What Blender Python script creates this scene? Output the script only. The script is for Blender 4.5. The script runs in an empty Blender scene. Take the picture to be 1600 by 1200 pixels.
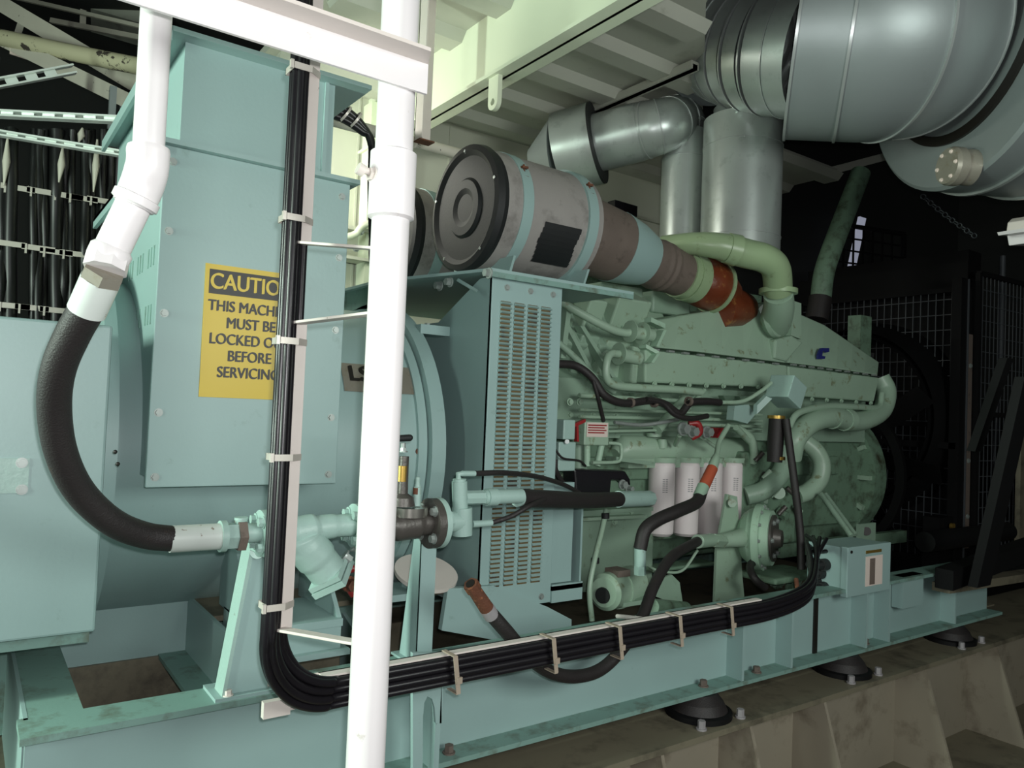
import bpy, math, random
from mathutils import Vector, Matrix
random.seed(7)
C = bpy.context.scene
COL = C.collection
V = Vector

# ---------------------------------------------------------------- camera
F_PX = 1200.0
EYE = V((0, 0, 1.5))
_X = V((1680, -110, -F_PX)).normalized()            # world X seen from the camera
_Y0 = V((-857, -6, -F_PX))
_Y = (_Y0 - _X * _Y0.dot(_X)).normalized()           # world Y
_Z = _X.cross(_Y).normalized()                       # world Z
R_wc = Matrix((_X, _Y, _Z))                          # camera vector -> world vector
cam_d = bpy.data.cameras.new('camera')
cam = bpy.data.objects.new('camera', cam_d)
COL.objects.link(cam)
cam_d.sensor_width = 36.0
cam_d.lens = 36.0 * F_PX / 1600.0
cam_d.clip_start = 0.02
cam.matrix_world = Matrix.Translation(EYE) @ R_wc.to_4x4()
C.camera = cam

# ---------------------------------------------------------------- world, lights, exposure
w = bpy.data.worlds.new('world'); C.world = w; w.use_nodes = True
w.node_tree.nodes['Background'].inputs[0].default_value = (0.74, 0.8, 0.78, 1)
w.node_tree.nodes['Background'].inputs[1].default_value = 0.075
C.view_settings.view_transform = 'Standard'
C.view_settings.look = 'None'
C.view_settings.gamma = 1.0
C.view_settings.exposure = 0.0
C.view_settings.use_curve_mapping = False

def lamp(name, kind, loc, power, color, size=0.1, target=None, size_y=None):
    d = bpy.data.lights.new(name, kind); d.energy = power; d.color = color
    o = bpy.data.objects.new(name, d); COL.objects.link(o); o.location = loc
    if kind == 'AREA':
        d.size = size
        if size_y: d.shape = 'RECTANGLE'; d.size_y = size_y
    else:
        d.shadow_soft_size = size
    if target is not None:
        o.rotation_euler = (V(target) - V(loc)).to_track_quat('-Z', 'Y').to_euler()
    return o
# the phone's flash beside the lens, fluorescent tubes of the engine room, and added fill lamps
lamp('camera_flash', 'POINT', (0.015, -0.02, 1.535), 53, (1.0, 0.98, 1.0), 0.012)
lamp('tube_or_fill_lamp', 'AREA', (-2.1, 1.88, 1.75), 105, (0.82, 1.0, 0.86), 0.15, target=(1.4, 2.3, 1.5), size_y=1.2)
lamp('tube_or_fill_lamp', 'AREA', (-1.9, 0.55, 1.9), 18, (0.86, 1.0, 0.90), 0.15, target=(1.4, 2.3, 1.3), size_y=1.2)  # added fill from the left, lifts the shaded end plate of the coupling housing
lamp('tube_or_fill_lamp', 'AREA', (1.5, -1.25, 2.0), 50, (0.94, 1.0, 0.95), 1.3, target=(2.3, 2.6, 1.2), size_y=0.9)  # added soft fill behind the camera, evens out drum and engine
lamp('tube_or_fill_lamp', 'AREA', (0.95, 3.3, 2.62), 12, (1.0, 1.0, 0.88), 0.9, target=(1.7, 3.4, 2.3), size_y=0.08)
lamp('tube_or_fill_lamp', 'AREA', (2.2, 3.2, 2.4), 2.5, (0.85, 1.0, 0.8), 0.1, target=(1.6, 3.4, 0.5), size_y=0.8)

# ---------------------------------------------------------------- pixel -> world (measured planes)
def ray(px, py):
    return R_wc @ V((px - 800, 600 - py, -F_PX))
def at(px, py, Y=None, X=None, Z=None, F=None):
    d = ray(px, py)
    if Y is not None: t = (Y - EYE.y) / d.y
    elif X is not None: t = (X - EYE.x) / d.x
    elif Z is not None: t = (Z - EYE.z) / d.z
    else: t = F / F_PX
    return EYE + d * t
def pp(lst):
    return [at(a, b, Y=c) for a, b, c in lst]

# ---------------------------------------------------------------- materials
def lin(c):
    return tuple(((v / 255) / 12.92 if v / 255 <= 0.04045 else ((v / 255 + 0.055) / 1.055) ** 2.4) for v in c)
def mat(name, rgb, rough=0.5, metal=0.0, var=0.12, dirt=None, dirt_amt=0.0, scale=6.0, bump=0.0, bscale=120.0, coat=0.0, stretch=None, spec=0.5, sharp=0.08):
    m = bpy.data.materials.new(name); m.use_nodes = True
    nt = m.node_tree; N = nt.nodes; L = nt.links
    b = N['Principled BSDF']
    b.inputs['Roughness'].default_value = rough
    b.inputs['Metallic'].default_value = metal
    b.inputs['Specular IOR Level'].default_value = spec
    b.inputs['Coat Weight'].default_value = coat
    tc = N.new('ShaderNodeTexCoord'); mp = N.new('ShaderNodeMapping')
    L.new(tc.outputs['Object'], mp.inputs['Vector'])
    if stretch: mp.inputs['Scale'].default_value = stretch
    n1 = N.new('ShaderNodeTexNoise'); n1.inputs['Scale'].default_value = scale; n1.inputs['Detail'].default_value = 6
    L.new(mp.outputs[0], n1.inputs['Vector'])
    base = lin(rgb)
    mx = N.new('ShaderNodeMix'); mx.data_type = 'RGBA'
    mx.inputs[6].default_value = tuple(v * (1 - var) for v in base) + (1,)
    mx.inputs[7].default_value = tuple(min(1, v * (1 + var)) for v in base) + (1,)
    L.new(n1.outputs['Fac'], mx.inputs[0])
    out = mx.outputs[2]
    if dirt is not None:
        n2 = N.new('ShaderNodeTexNoise'); n2.inputs['Scale'].default_value = scale * 2.3; n2.inputs['Detail'].default_value = 8
        n2.inputs['Roughness'].default_value = 0.65
        L.new(mp.outputs[0], n2.inputs['Vector'])
        cr = N.new('ShaderNodeMapRange')
        th = 0.70 - 0.35 * dirt_amt
        cr.inputs[1].default_value = th; cr.inputs[2].default_value = th + sharp
        L.new(n2.outputs['Fac'], cr.inputs[0])
        m2 = N.new('ShaderNodeMix'); m2.data_type = 'RGBA'
        L.new(cr.outputs[0], m2.inputs[0]); L.new(out, m2.inputs[6])
        m2.inputs[7].default_value = lin(dirt) + (1,)
        out = m2.outputs[2]
    L.new(out, b.inputs['Base Color'])
    if bump:
        n3 = N.new('ShaderNodeTexNoise'); n3.inputs['Scale'].default_value = bscale; n3.inputs['Detail'].default_value = 4
        L.new(mp.outputs[0], n3.inputs['Vector'])
        bp = N.new('ShaderNodeBump'); bp.inputs['Strength'].default_value = bump; bp.inputs['Distance'].default_value = 0.002
        L.new(n3.outputs['Fac'], bp.inputs['Height']); L.new(bp.outputs[0], b.inputs['Normal'])
    return m
M = {}
M['teal'] = mat('teal_paint', (149, 176, 173), 0.42, var=0.05, bump=0.1, dirt=(122, 146, 138), dirt_amt=0.15, sharp=0.2)
M['teal_dirty'] = mat('teal_paint_dirty', (122, 155, 146), 0.55, var=0.1, dirt=(86, 88, 70), dirt_amt=0.55, sharp=0.25, bump=0.15)
M['teal_pipe'] = mat('teal_pipe_paint', (158, 186, 178), 0.42, var=0.06, dirt=(104, 84, 74), dirt_amt=0.15, scale=14, bump=0.3)
M['engine'] = mat('engine_green_paint', (142, 168, 148), 0.45, var=0.12, dirt=(84, 92, 66), dirt_amt=0.35, sharp=0.2, scale=5, bump=0.25)
M['engine_lt'] = mat('engine_green_clean', (158, 184, 162), 0.38, var=0.08, dirt=(126, 134, 104), dirt_amt=0.3, scale=6, bump=0.15)
M['engine_dk'] = mat('engine_green_oily', (112, 140, 118), 0.5, var=0.2, dirt=(58, 58, 42), dirt_amt=0.6, sharp=0.25, scale=6, bump=0.4)
M['cast'] = mat('cast_green_cover', (165, 196, 172), 0.5, var=0.1, dirt=(120, 128, 104), dirt_amt=0.3, sharp=0.2, scale=12, bump=0.3)
M['olive'] = mat('olive_pipe_paint', (150, 172, 134), 0.33, var=0.08, dirt=(96, 98, 66), dirt_amt=0.25, sharp=0.2, scale=6)
M['white'] = mat('white_gloss_paint', (226, 222, 222), 0.35, var=0.03, dirt=(176, 166, 152), dirt_amt=0.08, scale=7, bump=0.2, bscale=40)
M['white_old'] = mat('white_paint_chipped', (216, 208, 200), 0.45, var=0.05, dirt=(96, 70, 56), dirt_amt=0.05, scale=16, sharp=0.03)
M['cream'] = mat('cream_wall_paint', (190, 192, 176), 0.5, var=0.05, scale=2, bump=0.1)
M['ceil'] = mat('ceiling_paint', (176, 178, 166), 0.5, var=0.12, scale=2.5, dirt=(120, 120, 104), dirt_amt=0.3, sharp=0.3)
M['beamp'] = mat('beam_green_white', (208, 216, 192), 0.4, var=0.04, scale=3)
M['truss'] = mat('truss_grey_paint', (196, 192, 178), 0.5, var=0.1, dirt=(70, 64, 60), dirt_amt=0.1, scale=9, sharp=0.02)
M['peel'] = mat('peeling_cream_paint', (196, 192, 160), 0.5, var=0.06, dirt=(72, 66, 60), dirt_amt=0.5, scale=3.2, sharp=0.015, stretch=(0.6, 1, 1))
M['galv'] = mat('galvanised_sheet', (178, 186, 182), 0.33, metal=0.55, var=0.1, scale=7, dirt=(140, 148, 144), dirt_amt=0.4, sharp=0.3)
M['galv_dull'] = mat('galvanised_sheet_dull', (142, 150, 150), 0.42, metal=0.4, var=0.1, scale=3, dirt=(122, 130, 126), dirt_amt=0.3, sharp=0.4, bump=0.15, bscale=30)
M['seam'] = mat('galvanised_seam', (176, 182, 180), 0.3, metal=0.5)
M['zinc'] = mat('zinc_tray', (232, 240, 234), 0.35, metal=0.3, var=0.1, scale=20)
M['rubber'] = mat('black_rubber', (38, 34, 34), 0.55, var=0.15, dirt=(66, 50, 40), dirt_amt=0.25, sharp=0.25, scale=12, bump=0.6, bscale=300)
M['cable'] = mat('black_cable_jacket', (24, 22, 26), 0.33, var=0.1, scale=30)
M['hose_grey'] = mat('rubber_sleeve_brown', (108, 96, 88), 0.7, var=0.25, dirt=(66, 58, 52), dirt_amt=0.4, sharp=0.25, scale=9, bump=0.6, bscale=80)
M['wrap'] = mat('filter_fabric_grey', (150, 146, 142), 0.7, var=0.15, dirt=(96, 92, 88), dirt_amt=0.5, sharp=0.3, scale=4, bump=0.4, bscale=60)
M['black'] = mat('black_plate', (24, 26, 27), 0.62, var=0.2, scale=8, bump=0.2)
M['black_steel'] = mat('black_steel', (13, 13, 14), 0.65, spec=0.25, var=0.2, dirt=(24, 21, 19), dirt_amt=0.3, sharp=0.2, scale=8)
M['orange'] = mat('rusty_orange_casing', (112, 54, 32), 0.32, var=0.4, dirt=(160, 112, 62), dirt_amt=0.4, sharp=0.15, scale=9, bump=0.6, bscale=60)
M['rust'] = mat('rust', (96, 58, 40), 0.75, var=0.35, dirt=(140, 88, 58), dirt_amt=0.4, scale=25, bump=0.8)
M['bronze'] = mat('grey_bronze_casting', (84, 80, 76), 0.4, metal=0.3, var=0.15, scale=18, bump=0.4)
M['chrome'] = mat('bright_steel', (190, 186, 178), 0.22, metal=0.9, var=0.15, scale=40)
M['bolt'] = mat('bolt_steel', (156, 164, 160), 0.4, metal=0.4, var=0.15, scale=50, dirt=(96, 84, 74), dirt_amt=0.12)
M['yellow'] = mat('yellow_sign_vinyl', (205, 176, 24), 0.4, var=0.03, scale=4)
M['ink'] = mat('black_ink', (26, 22, 18), 0.45, var=0.05)
M['navy'] = mat('navy_logo_ink', (38, 44, 110), 0.45, var=0.05)
M['red'] = mat('red_paint', (150, 38, 40), 0.4, var=0.15, scale=20)
M['redbrown'] = mat('red_oxide_tape', (168, 78, 52), 0.6, var=0.2, scale=20)
M['filter'] = mat('white_filter_can', (232, 222, 222), 0.35, var=0.03, scale=10)
M['print'] = mat('faded_grey_print', (150, 146, 148), 0.5, var=0.1)
M['plate'] = mat('engraved_plate', (142, 138, 126), 0.4, metal=0.3, var=0.15, scale=10, dirt=(120, 104, 80), dirt_amt=0.5, sharp=0.3)
M['paper'] = mat('paper_label', (222, 206, 196), 0.6, var=0.04)
M['brass'] = mat('brass', (170, 140, 70), 0.35, metal=0.7, var=0.15, scale=30)
M['grimy'] = mat('grimy_steel_deck', (118, 112, 94), 0.6, var=0.25, dirt=(40, 36, 30), dirt_amt=0.55, sharp=0.3, scale=3)
M['cream_steel'] = mat('cream_foundation_paint', (146, 138, 122), 0.55, var=0.15, dirt=(84, 72, 56), dirt_amt=0.5, sharp=0.3, scale=3)
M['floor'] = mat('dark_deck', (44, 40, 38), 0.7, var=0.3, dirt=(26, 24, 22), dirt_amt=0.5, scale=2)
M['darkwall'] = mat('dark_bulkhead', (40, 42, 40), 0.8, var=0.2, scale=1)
M['slot'] = mat('brown_dust_behind_louvres', (96, 80, 50), 0.8, var=0.35, dirt=(60, 50, 40), dirt_amt=0.5, scale=6)
M['tie'] = mat('steel_cable_tie', (206, 200, 190), 0.35, metal=0.2, var=0.1, scale=20)
M['pale'] = mat('pale_ferrule', (200, 208, 202), 0.4, var=0.05, dirt=(120, 100, 86), dirt_amt=0.14, scale=22, sharp=0.03)
M['cable_dim'] = mat('dusty_black_cable', (16, 17, 17), 0.4, var=0.2, scale=20)
M['daylight'] = mat('daylight', (190, 196, 220), 0.6)
M['daylight'].node_tree.nodes['Principled BSDF'].inputs['Emission Color'].default_value = (.72, .76, .95, 1)
M['daylight'].node_tree.nodes['Principled BSDF'].inputs['Emission Strength'].default_value = .28
M['tie_old'] = mat('dirty_cable_tie', (160, 146, 130), 0.5, var=0.15, scale=30)

# ---------------------------------------------------------------- mesh builder
ORG = {}
def frame_of(d):
    d = d.normalized()
    u = d.cross(V((0, 0, 1)))
    if u.length < 1e-3: u = d.cross(V((0, 1, 0)))
    u.normalize(); v = d.cross(u).normalized()
    return u, v
def spline(pts, k=8):
    pts = [V(p) for p in pts]
    if len(pts) < 3: return pts
    P = [pts[0] * 2 - pts[1]] + pts + [pts[-1] * 2 - pts[-2]]
    out = []
    for i in range(1, len(P) - 2):
        a, b, c, d = P[i - 1], P[i], P[i + 1], P[i + 2]
        for j in range(k):
            t = j / k
            out.append(0.5 * ((2 * b) + (c - a) * t + (2 * a - 5 * b + 4 * c - d) * t * t + (3 * b - a - 3 * c + d) * t ** 3))
    out.append(pts[-1])
    return out
class MB:
    def __init__(s): s.v = []; s.f = []; s.sm = []
    def add(s, vs, fs, smooth=False):
        o = len(s.v); s.v += [V(p) for p in vs]
        for f in fs: s.f.append(tuple(o + i for i in f)); s.sm.append(smooth)
        return s
    def box(s, x0, x1, y0, y1, z0, z1):
        vs = [(x, y, z) for x in (x0, x1) for y in (y0, y1) for z in (z0, z1)]
        return s.add(vs, [(0, 1, 3, 2), (4, 6, 7, 5), (0, 4, 5, 1), (2, 3, 7, 6), (0, 2, 6, 4), (1, 5, 7, 3)])
    def obox(s, c, a, b, d):
        c, a, b, d = V(c), V(a), V(b), V(d)
        if a.cross(b).dot(d) < 0: d = -d
        vs = [c + a * i + b * j + d * k for i in (-1, 1) for j in (-1, 1) for k in (-1, 1)]
        return s.add(vs, [(0, 1, 3, 2), (4, 6, 7, 5), (0, 4, 5, 1), (2, 3, 7, 6), (0, 2, 6, 4), (1, 5, 7, 3)])
    def bar(s, p0, p1, wv, tv):
        """flat bar from p0 to p1, half width vector wv, half thickness vector tv"""
        p0, p1 = V(p0), V(p1)
        return s.obox((p0 + p1) / 2, (p1 - p0) / 2, wv, tv)
    def prism(s, poly, ext):
        poly = [V(p) for p in poly]; ext = V(ext); n = len(poly)
        nrm = V((0, 0, 0))
        for i in range(n): nrm += (poly[i] - poly[0]).cross(poly[(i + 1) % n] - poly[0])
        if nrm.dot(ext) > 0: poly = poly[::-1]
        vs = poly + [p + ext for p in poly]
        fs = [tuple(range(n)), tuple(range(2 * n - 1, n - 1, -1))]
        for i in range(n):
            j = (i + 1) % n; fs.append((j, i, n + i, n + j))
        return s.add(vs, fs)
    def tube(s, pts, r, n=16, caps=True, smooth=True):
        pts = [V(p) for p in pts]; k = len(pts)
        rs = r if isinstance(r, (list, tuple)) else [r] * k
        tg = []
        for i in range(k):
            a = pts[max(0, i - 1)]; b = pts[min(k - 1, i + 1)]
            t = (b - a)
            if t.length < 1e-7: t = tg[-1] if tg else V((0, 0, 1))
            tg.append(t.normalized())
        u, _ = frame_of(tg[0]); rings = []
        for i in range(k):
            if i: 
                u = (u - tg[i] * u.dot(tg[i]))
                u.normalize()
            v = tg[i].cross(u)
            rings.append([pts[i] + (u * math.cos(2 * math.pi * j / n) + v * math.sin(2 * math.pi * j / n)) * rs[i] for j in range(n)])
        vs = [p for rg in rings for p in rg]; fs = []
        for i in range(k - 1):
            for j in range(n):
                a = i * n + j; b = i * n + (j + 1) % n
                fs.append((a, b, b + n, a + n))
        s.add(vs, fs, smooth)
        if caps:
            s.add(rings[0], [tuple(range(n - 1, -1, -1))]); s.add(rings[-1], [tuple(range(n))])
        return s
    def cyl(s, p0, p1, r0, r1=None, n=24, smooth=True):
        return s.tube([p0, p1], [r0, r0 if r1 is None else r1], n, True, smooth)
    def lathe(s, p0, ax, prof, n=32):
        """prof: (distance along axis, radius) steps; sharp corners"""
        p0 = V(p0); ax = V(ax).normalized()
        for (a, ra), (b, rb) in zip(prof[:-1], prof[1:]):
            u, v = frame_of(ax); vs = []
            for t, r in ((a, ra), (b, rb)):
                vs += [p0 + ax * t + (u * math.cos(2 * math.pi * j / n) + v * math.sin(2 * math.pi * j / n)) * r for j in range(n)]
            s.add(vs, [(j, (j + 1) % n, n + (j + 1) % n, n + j) for j in range(n)], abs(b - a) > 1e-6)
        return s
    def hexa(s, p, ax, r, h):
        p = V(p); ax = V(ax).normalized()
        s.tube([p, p + ax * h], r, 6, True, False)
        return s.tube([p - ax * 0.0005, p + ax * h * 0.2], r * 1.35, 14, True, True)
    def sphere(s, c, r, n=16, sc=(1, 1, 1)):
        c = V(c); vs = []; fs = []; m = n // 2
        for i in range(m + 1):
            th = math.pi * i / m
            for j in range(n):
                ph = 2 * math.pi * j / n
                vs.append(c + V((math.sin(th) * math.cos(ph) * r * sc[0], math.sin(th) * math.sin(ph) * r * sc[1], math.cos(th) * r * sc[2])))
        for i in range(m):
            for j in range(n):
                a = i * n + j; b = i * n + (j + 1) % n
                fs.append((a, a + n, b + n, b))
        return s.add(vs, fs, True)
    def build(s, name, m, parent=None, bevel=0.0, org=None):
        if parent is not None: o0 = ORG[parent.name]
        elif org is not None: o0 = V(org)
        else:
            o0 = V((sum(p.x for p in s.v) / len(s.v), sum(p.y for p in s.v) / len(s.v), min(p.z for p in s.v)))
        me = bpy.data.meshes.new(name)
        me.from_pydata([tuple(p - o0) for p in s.v], [], s.f)
        me.polygons.foreach_set('use_smooth', s.sm)
        me.materials.append(M[m] if isinstance(m, str) else m)
        me.update()
        o = bpy.data.objects.new(name, me); COL.objects.link(o)
        if parent is not None: o.parent = parent
        else: o.location = o0
        ORG[o.name] = o0
        if bevel:
            b = o.modifiers.new('bevel', 'BEVEL'); b.width = bevel; b.segments = 2; b.limit_method = 'ANGLE'; b.angle_limit = 0.6
            b.harden_normals = False
        return o
def tag(o, label=None, cat=None, group=None, kind=None):
    if label: o['label'] = label
    if cat: o['category'] = cat
    if group: o['group'] = group
    if kind: o['kind'] = kind
    return o
def thing(name, loc, label, cat, group=None):
    o = bpy.data.objects.new(name, None); COL.objects.link(o); o.location = V(loc); o.empty_display_size = 0.1
    ORG[o.name] = V(loc)
    return tag(o, label, cat, group)
def struct(o): o['kind'] = 'structure'; return o
def text(s_, size, m, loc, parent, name, rot=None, ext=0.0006, off=0.0, sx=1.0, align='CENTER', bold=0.0012):
    """lettering as a mesh; local x reads along, local y up"""
    cu = bpy.data.curves.new('t', 'FONT'); cu.body = s_; cu.size = size; cu.extrude = ext; cu.offset = off
    cu.align_x = align; cu.align_y = 'CENTER'
    to = bpy.data.objects.new('t', cu); COL.objects.link(to)
    bpy.context.view_layer.update()
    me = bpy.data.meshes.new_from_object(to.evaluated_get(bpy.context.evaluated_depsgraph_get()))
    bpy.data.objects.remove(to); bpy.data.curves.remove(cu)
    if rot is None: rot = Matrix.Rotation(math.pi / 2, 4, 'X')
    T = Matrix.Translation(V(loc) - ORG[parent.name]) @ rot @ Matrix.Diagonal((sx, 1, 1, 1))
    import bmesh
    bm_ = bmesh.new()
    for k, dx in enumerate((-bold, 0.0, bold)):
        m2 = me.copy(); m2.transform(Matrix.Translation((dx / sx, dx * .5, k * 0.00005))); bm_.from_mesh(m2); bpy.data.meshes.remove(m2)
    bm_.to_mesh(me); bm_.free()
    me.transform(T); me.materials.clear(); me.materials.append(M[m])
    o = bpy.data.objects.new(name, me); COL.objects.link(o); o.parent = parent; ORG[o.name] = ORG[parent.name]
    return o
def bolts(pts, ax, r, h, parent, m='bolt', name='bolt'):
    for p in pts: MB().hexa(p, ax, r, h).build(name, m, parent)
X1, Y1, Z1 = V((1, 0, 0)), V((0, 1, 0)), V((0, 0, 1))

# ================================================================ SETTING
struct(MB().box(-6, 12, -3, 8, -0.1, 0.0).build('floor', 'floor', org=(0, 0, 0)))
struct(MB().box(-6, 12, -3, 8, 4.25, 4.3).build('ceiling_upper', 'darkwall', org=(0, 0, 4.25)))
# corrugated roof: sheet with ribs along X
ZC = 3.10
m = MB()
def ribs(x0, x1, ys, z=ZC):
    for y in ys:
        m.prism([(x0, y - .085, z), (x0, y - .05, z - .04), (x0, y + .05, z - .04), (x0, y + .085, z)], (x1 - x0, 0, 0))
m.prism([(1.05, 1.2, ZC), (1.75, 1.2, ZC), (2.25, 1.97, ZC), (3.2, 2.8, ZC), (4.5, 2.8, ZC), (4.5, 3.9, ZC), (1.05, 3.9, ZC)], (0, 0, .04))
for y_, x_ in ((1.43, 1.85), (1.78, 2.08), (2.13, 2.38), (2.48, 2.78), (2.84, 4.5), (3.2, 4.5), (3.55, 4.5)): ribs(1.1, x_, [y_])
struct(m.build('ceiling', 'ceil', org=(0, 0, ZC)))
WB = 3.72
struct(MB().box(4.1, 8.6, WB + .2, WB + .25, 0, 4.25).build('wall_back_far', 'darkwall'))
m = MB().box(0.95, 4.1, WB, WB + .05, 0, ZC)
for x in (1.6, 2.15, 2.7): m.box(x, x + .012, WB - .004, WB, 0.6, ZC)
m.box(.95, 3.2, WB - .02, WB, 2.02, 2.1)
m.box(.95, 3.2, WB - .006, WB, 1.78, 1.785)
struct(m.build('wall_back', 'cream', org=(2, WB, 0)))
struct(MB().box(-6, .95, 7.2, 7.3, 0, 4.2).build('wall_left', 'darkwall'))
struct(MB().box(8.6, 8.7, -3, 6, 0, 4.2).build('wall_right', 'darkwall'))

# ceiling beams
def ibeam_y(x, y0, y1, ztop, zbot, w, t, name, matn, label, web_only=False):
    b = MB()
    b.box(x - t / 2, x + t / 2, y0, y1, zbot, ztop)
    b.box(x - w / 2, x + w / 2, y0, y1, zbot, zbot + t * 1.2)
    return tag(b.build(name, matn), label, 'beam')
ibeam_y(1.66, 1.0, WB, ZC, 2.80, .11, .012, 'ceiling_beam', 'beamp', 'pale green-white steel beam across the roof with a lifting eye below it')
ibeam_y(2.57, 2.3, 3.3, ZC - .03, 3.048, .05, .03, 'ceiling_beam', 'ceil', 'short grey-cream roof beam between the ribs above the silver cone duct')
# stiffener on big beam
pe = thing('lifting_eye', at(773, 90, X=1.66), 'cream steel lifting eye hanging under the pale roof beam', 'lifting eye')
c0 = at(773, 78, X=1.62); 
m = MB()
R = .033
poly = []
for i in range(13):
    a = math.pi + math.pi * i / 12
    poly.append(V((c0.x, c0.y + R * math.cos(a), 2.70 + R * math.sin(a))))
poly += [V((c0.x, c0.y + R, 2.80)), V((c0.x, c0.y - R, 2.80))]
hole = []
# plate with a hole: ring of quads
n = 24
def ringplate(mb, cx, cy, cz, ro_pts, rh, ext):
    k = len(ro_pts)
    inner = []
    for p in ro_pts:
        d = V((0, p.y - cy, p.z - cz)); d.normalize(); inner.append(V((cx, cy, cz)) + d * rh)
    for i in range(k):
        j = (i + 1) % k
        mb.prism([ro_pts[i], ro_pts[j], inner[j], inner[i]], ext)
ringplate(m, c0.x, c0.y, 2.70, poly, .014, V((.02, 0, 0)))
m.build('eye_plate', 'beamp', pe)

# column + wall fittings seen behind the alternator
cp = at(565, 160, Y=3.55)
tag(MB().box(1.62, 1.74, 3.6, 3.70, .2, 3.05).build('wall_column', 'beamp'), 'pale green-white wall column behind the centre post', 'column')
ch = thing('wall_channel', at(560, 370, Y=3.6), 'cream steel channel with tube and bolts on the back wall', 'channel')
a = at(528, 352, Y=3.6); b = at(650, 372, Y=3.6)
MB().box(1.0, 2.0, 3.58, 3.71, a.z - .012, a.z + .005).box(1.0, 2.0, 3.58, 3.71, a.z - .16, a.z - .145).box(1.0, 2.0, 3.69, 3.71, a.z - .16, a.z).build('channel', 'cream', ch)
MB().tube(spline([at(530, 373, Y=3.6), at(555, 366, Y=3.58), at(575, 350, Y=3.55), at(640, 348, Y=3.5)]), .018).build('tube', 'beamp', ch)
for q in ((563, 362), (556, 388)): MB().hexa(at(q[0], q[1], Y=3.58), -Y1, .014, .02).build('bolt', 'bolt', ch)
st = thing('terminal_strip', at(545, 535, Y=3.3), 'black rail with small white terminal block behind the terminal box', 'terminal strip')
a = at(522, 528, Y=3.3); b = at(572, 548, Y=3.3)
MB().box(a.x - .1, b.x + .1, 3.3, 3.32, b.z, a.z).build('rail', 'black', st)
a = at(531, 528, Y=3.29); b = at(539, 541, Y=3.29)
MB().box(a.x, b.x, 3.27, 3.3, b.z, a.z).build('block', 'paper', st)
tag(MB().box(1.15, 1.62, 3.32, 3.5, .9, at(540, 552, Y=3.3).z).build('side_cabinet', 'teal'), 'pale teal cabinet edge showing just above the alternator drum', 'cabinet')

# ================================================================ SKID
XE = at(45, 1130, Z=.83).x; XR = at(352, 988, Z=.9).x
ZT, ZB = .83, .555
YE = 1.75
sk = thing('generator_skid', (2.5, YE, ZB), 'long pale teal steel skid of channel beams carrying alternator and engine', 'skid')
X0S = at(30, 1150, Z=.83).x
def irail(y, face, x0=X0S, x1=4.4):
    b = MB()
    b.box(x0, x1, min(y, y + face * .11), max(y, y + face * .11), ZT - .014, ZT)
    b.box(x0, x1, min(y, y + face * .11), max(y, y + face * .11), ZB, ZB + .014)
    return b
irail(YE, 1).build('top_and_bottom_flange', 'teal_dirty', sk)
MB().box(XE - .005, 4.4, YE + .075, YE + .09, ZB + .014, ZT - .014).build('front_web', 'teal', sk)
irail(3.35, -1).box(.085, 4.6, 3.30, 3.315, ZB, ZT).build('rear_rail', 'teal_dirty', sk)
MB().box(XE, XE + .10, YE + .1101, 3.24, ZT - .012, ZT - .0005).build('cross_flange', 'teal_dirty', sk)
MB().box(XE - .008, XE, YE + .1, 3.35, ZB - .25, ZT).build('end_plate', 'teal', sk)
MB().box(.105, 4.6, YE + .12, 3.24, ZB - .004, ZB + .004).build('bottom_plate', 'grimy', sk)
for x in (2.31, 2.60, 3.12, 3.30, 3.9): MB().box(x, x + .012, YE + .005, YE + .075, ZB + .014, ZT - .014).build('stiffener', 'teal', sk)
MB().box(2.845, 2.87, YE + .068, YE + .0755, ZB + .014, ZT - .014).build('joint_gap', 'ink', sk)
MB().prism([(x_, y_, z_) for x_, y_, z_ in ((3.44, YE + .02, ZT), (3.44, YE + .02, ZT - .14), (3.62, YE + .02, ZT - .14), (3.62, YE + .02, ZT))], (0, .05, 0)).build('lug_plate', 'teal', sk)
MB().box(1.03, 1.045, YE - .03, YE + .075, ZB - .2, ZT - .02).build('stiffener', 'teal', sk)
# foot bolts on lower flange
for q in ((700, 1172), (1097, 1080), (1180, 1058), (1350, 1010)):
    p = at(q[0], q[1], Y=YE + .045); MB().hexa((p.x, YE + .04, ZB + .014), Z1, .013, .022).build('foot_bolt', 'hose_grey', sk)

# ---- alternator pedestal inside the skid
pd = thing('alternator_pedestal', (.5, 2.25, ZB), 'pale teal welded pedestal with ribs under the alternator inside the skid', 'pedestal')
MB().box(XE + .02, XR, 2.44, 2.455, .60, .925).build('front_plate', 'teal', pd)
MB().box(.11, 1.25, 2.5, 3.1, ZB + .01, ZB + .26).build('plinth', 'teal_dirty', pd)
MB().box(XR + .012, 1.4, 2.2, 3.0, .885, .90).build('top_plate', 'grimy', pd)
MB().box(XR, XR + .012, 1.845, 2.45, .74, .90).build('rib', 'teal', pd)
MB().box(XR - .075, XR, 1.845, 2.45, .732, .744).build('rib_foot', 'teal_dirty', pd)
xr = .98
MB().prism([(xr, 2.22, .86), (xr, 1.88, .74), (xr, 1.88, .60), (xr, 2.22, .60)], (.012, 0, 0)).build('rib', 'teal', pd)
MB().box(.2, 1.36, 2.43, 2.445, .57, .74).build('lower_plate', 'grimy', pd)
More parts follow.
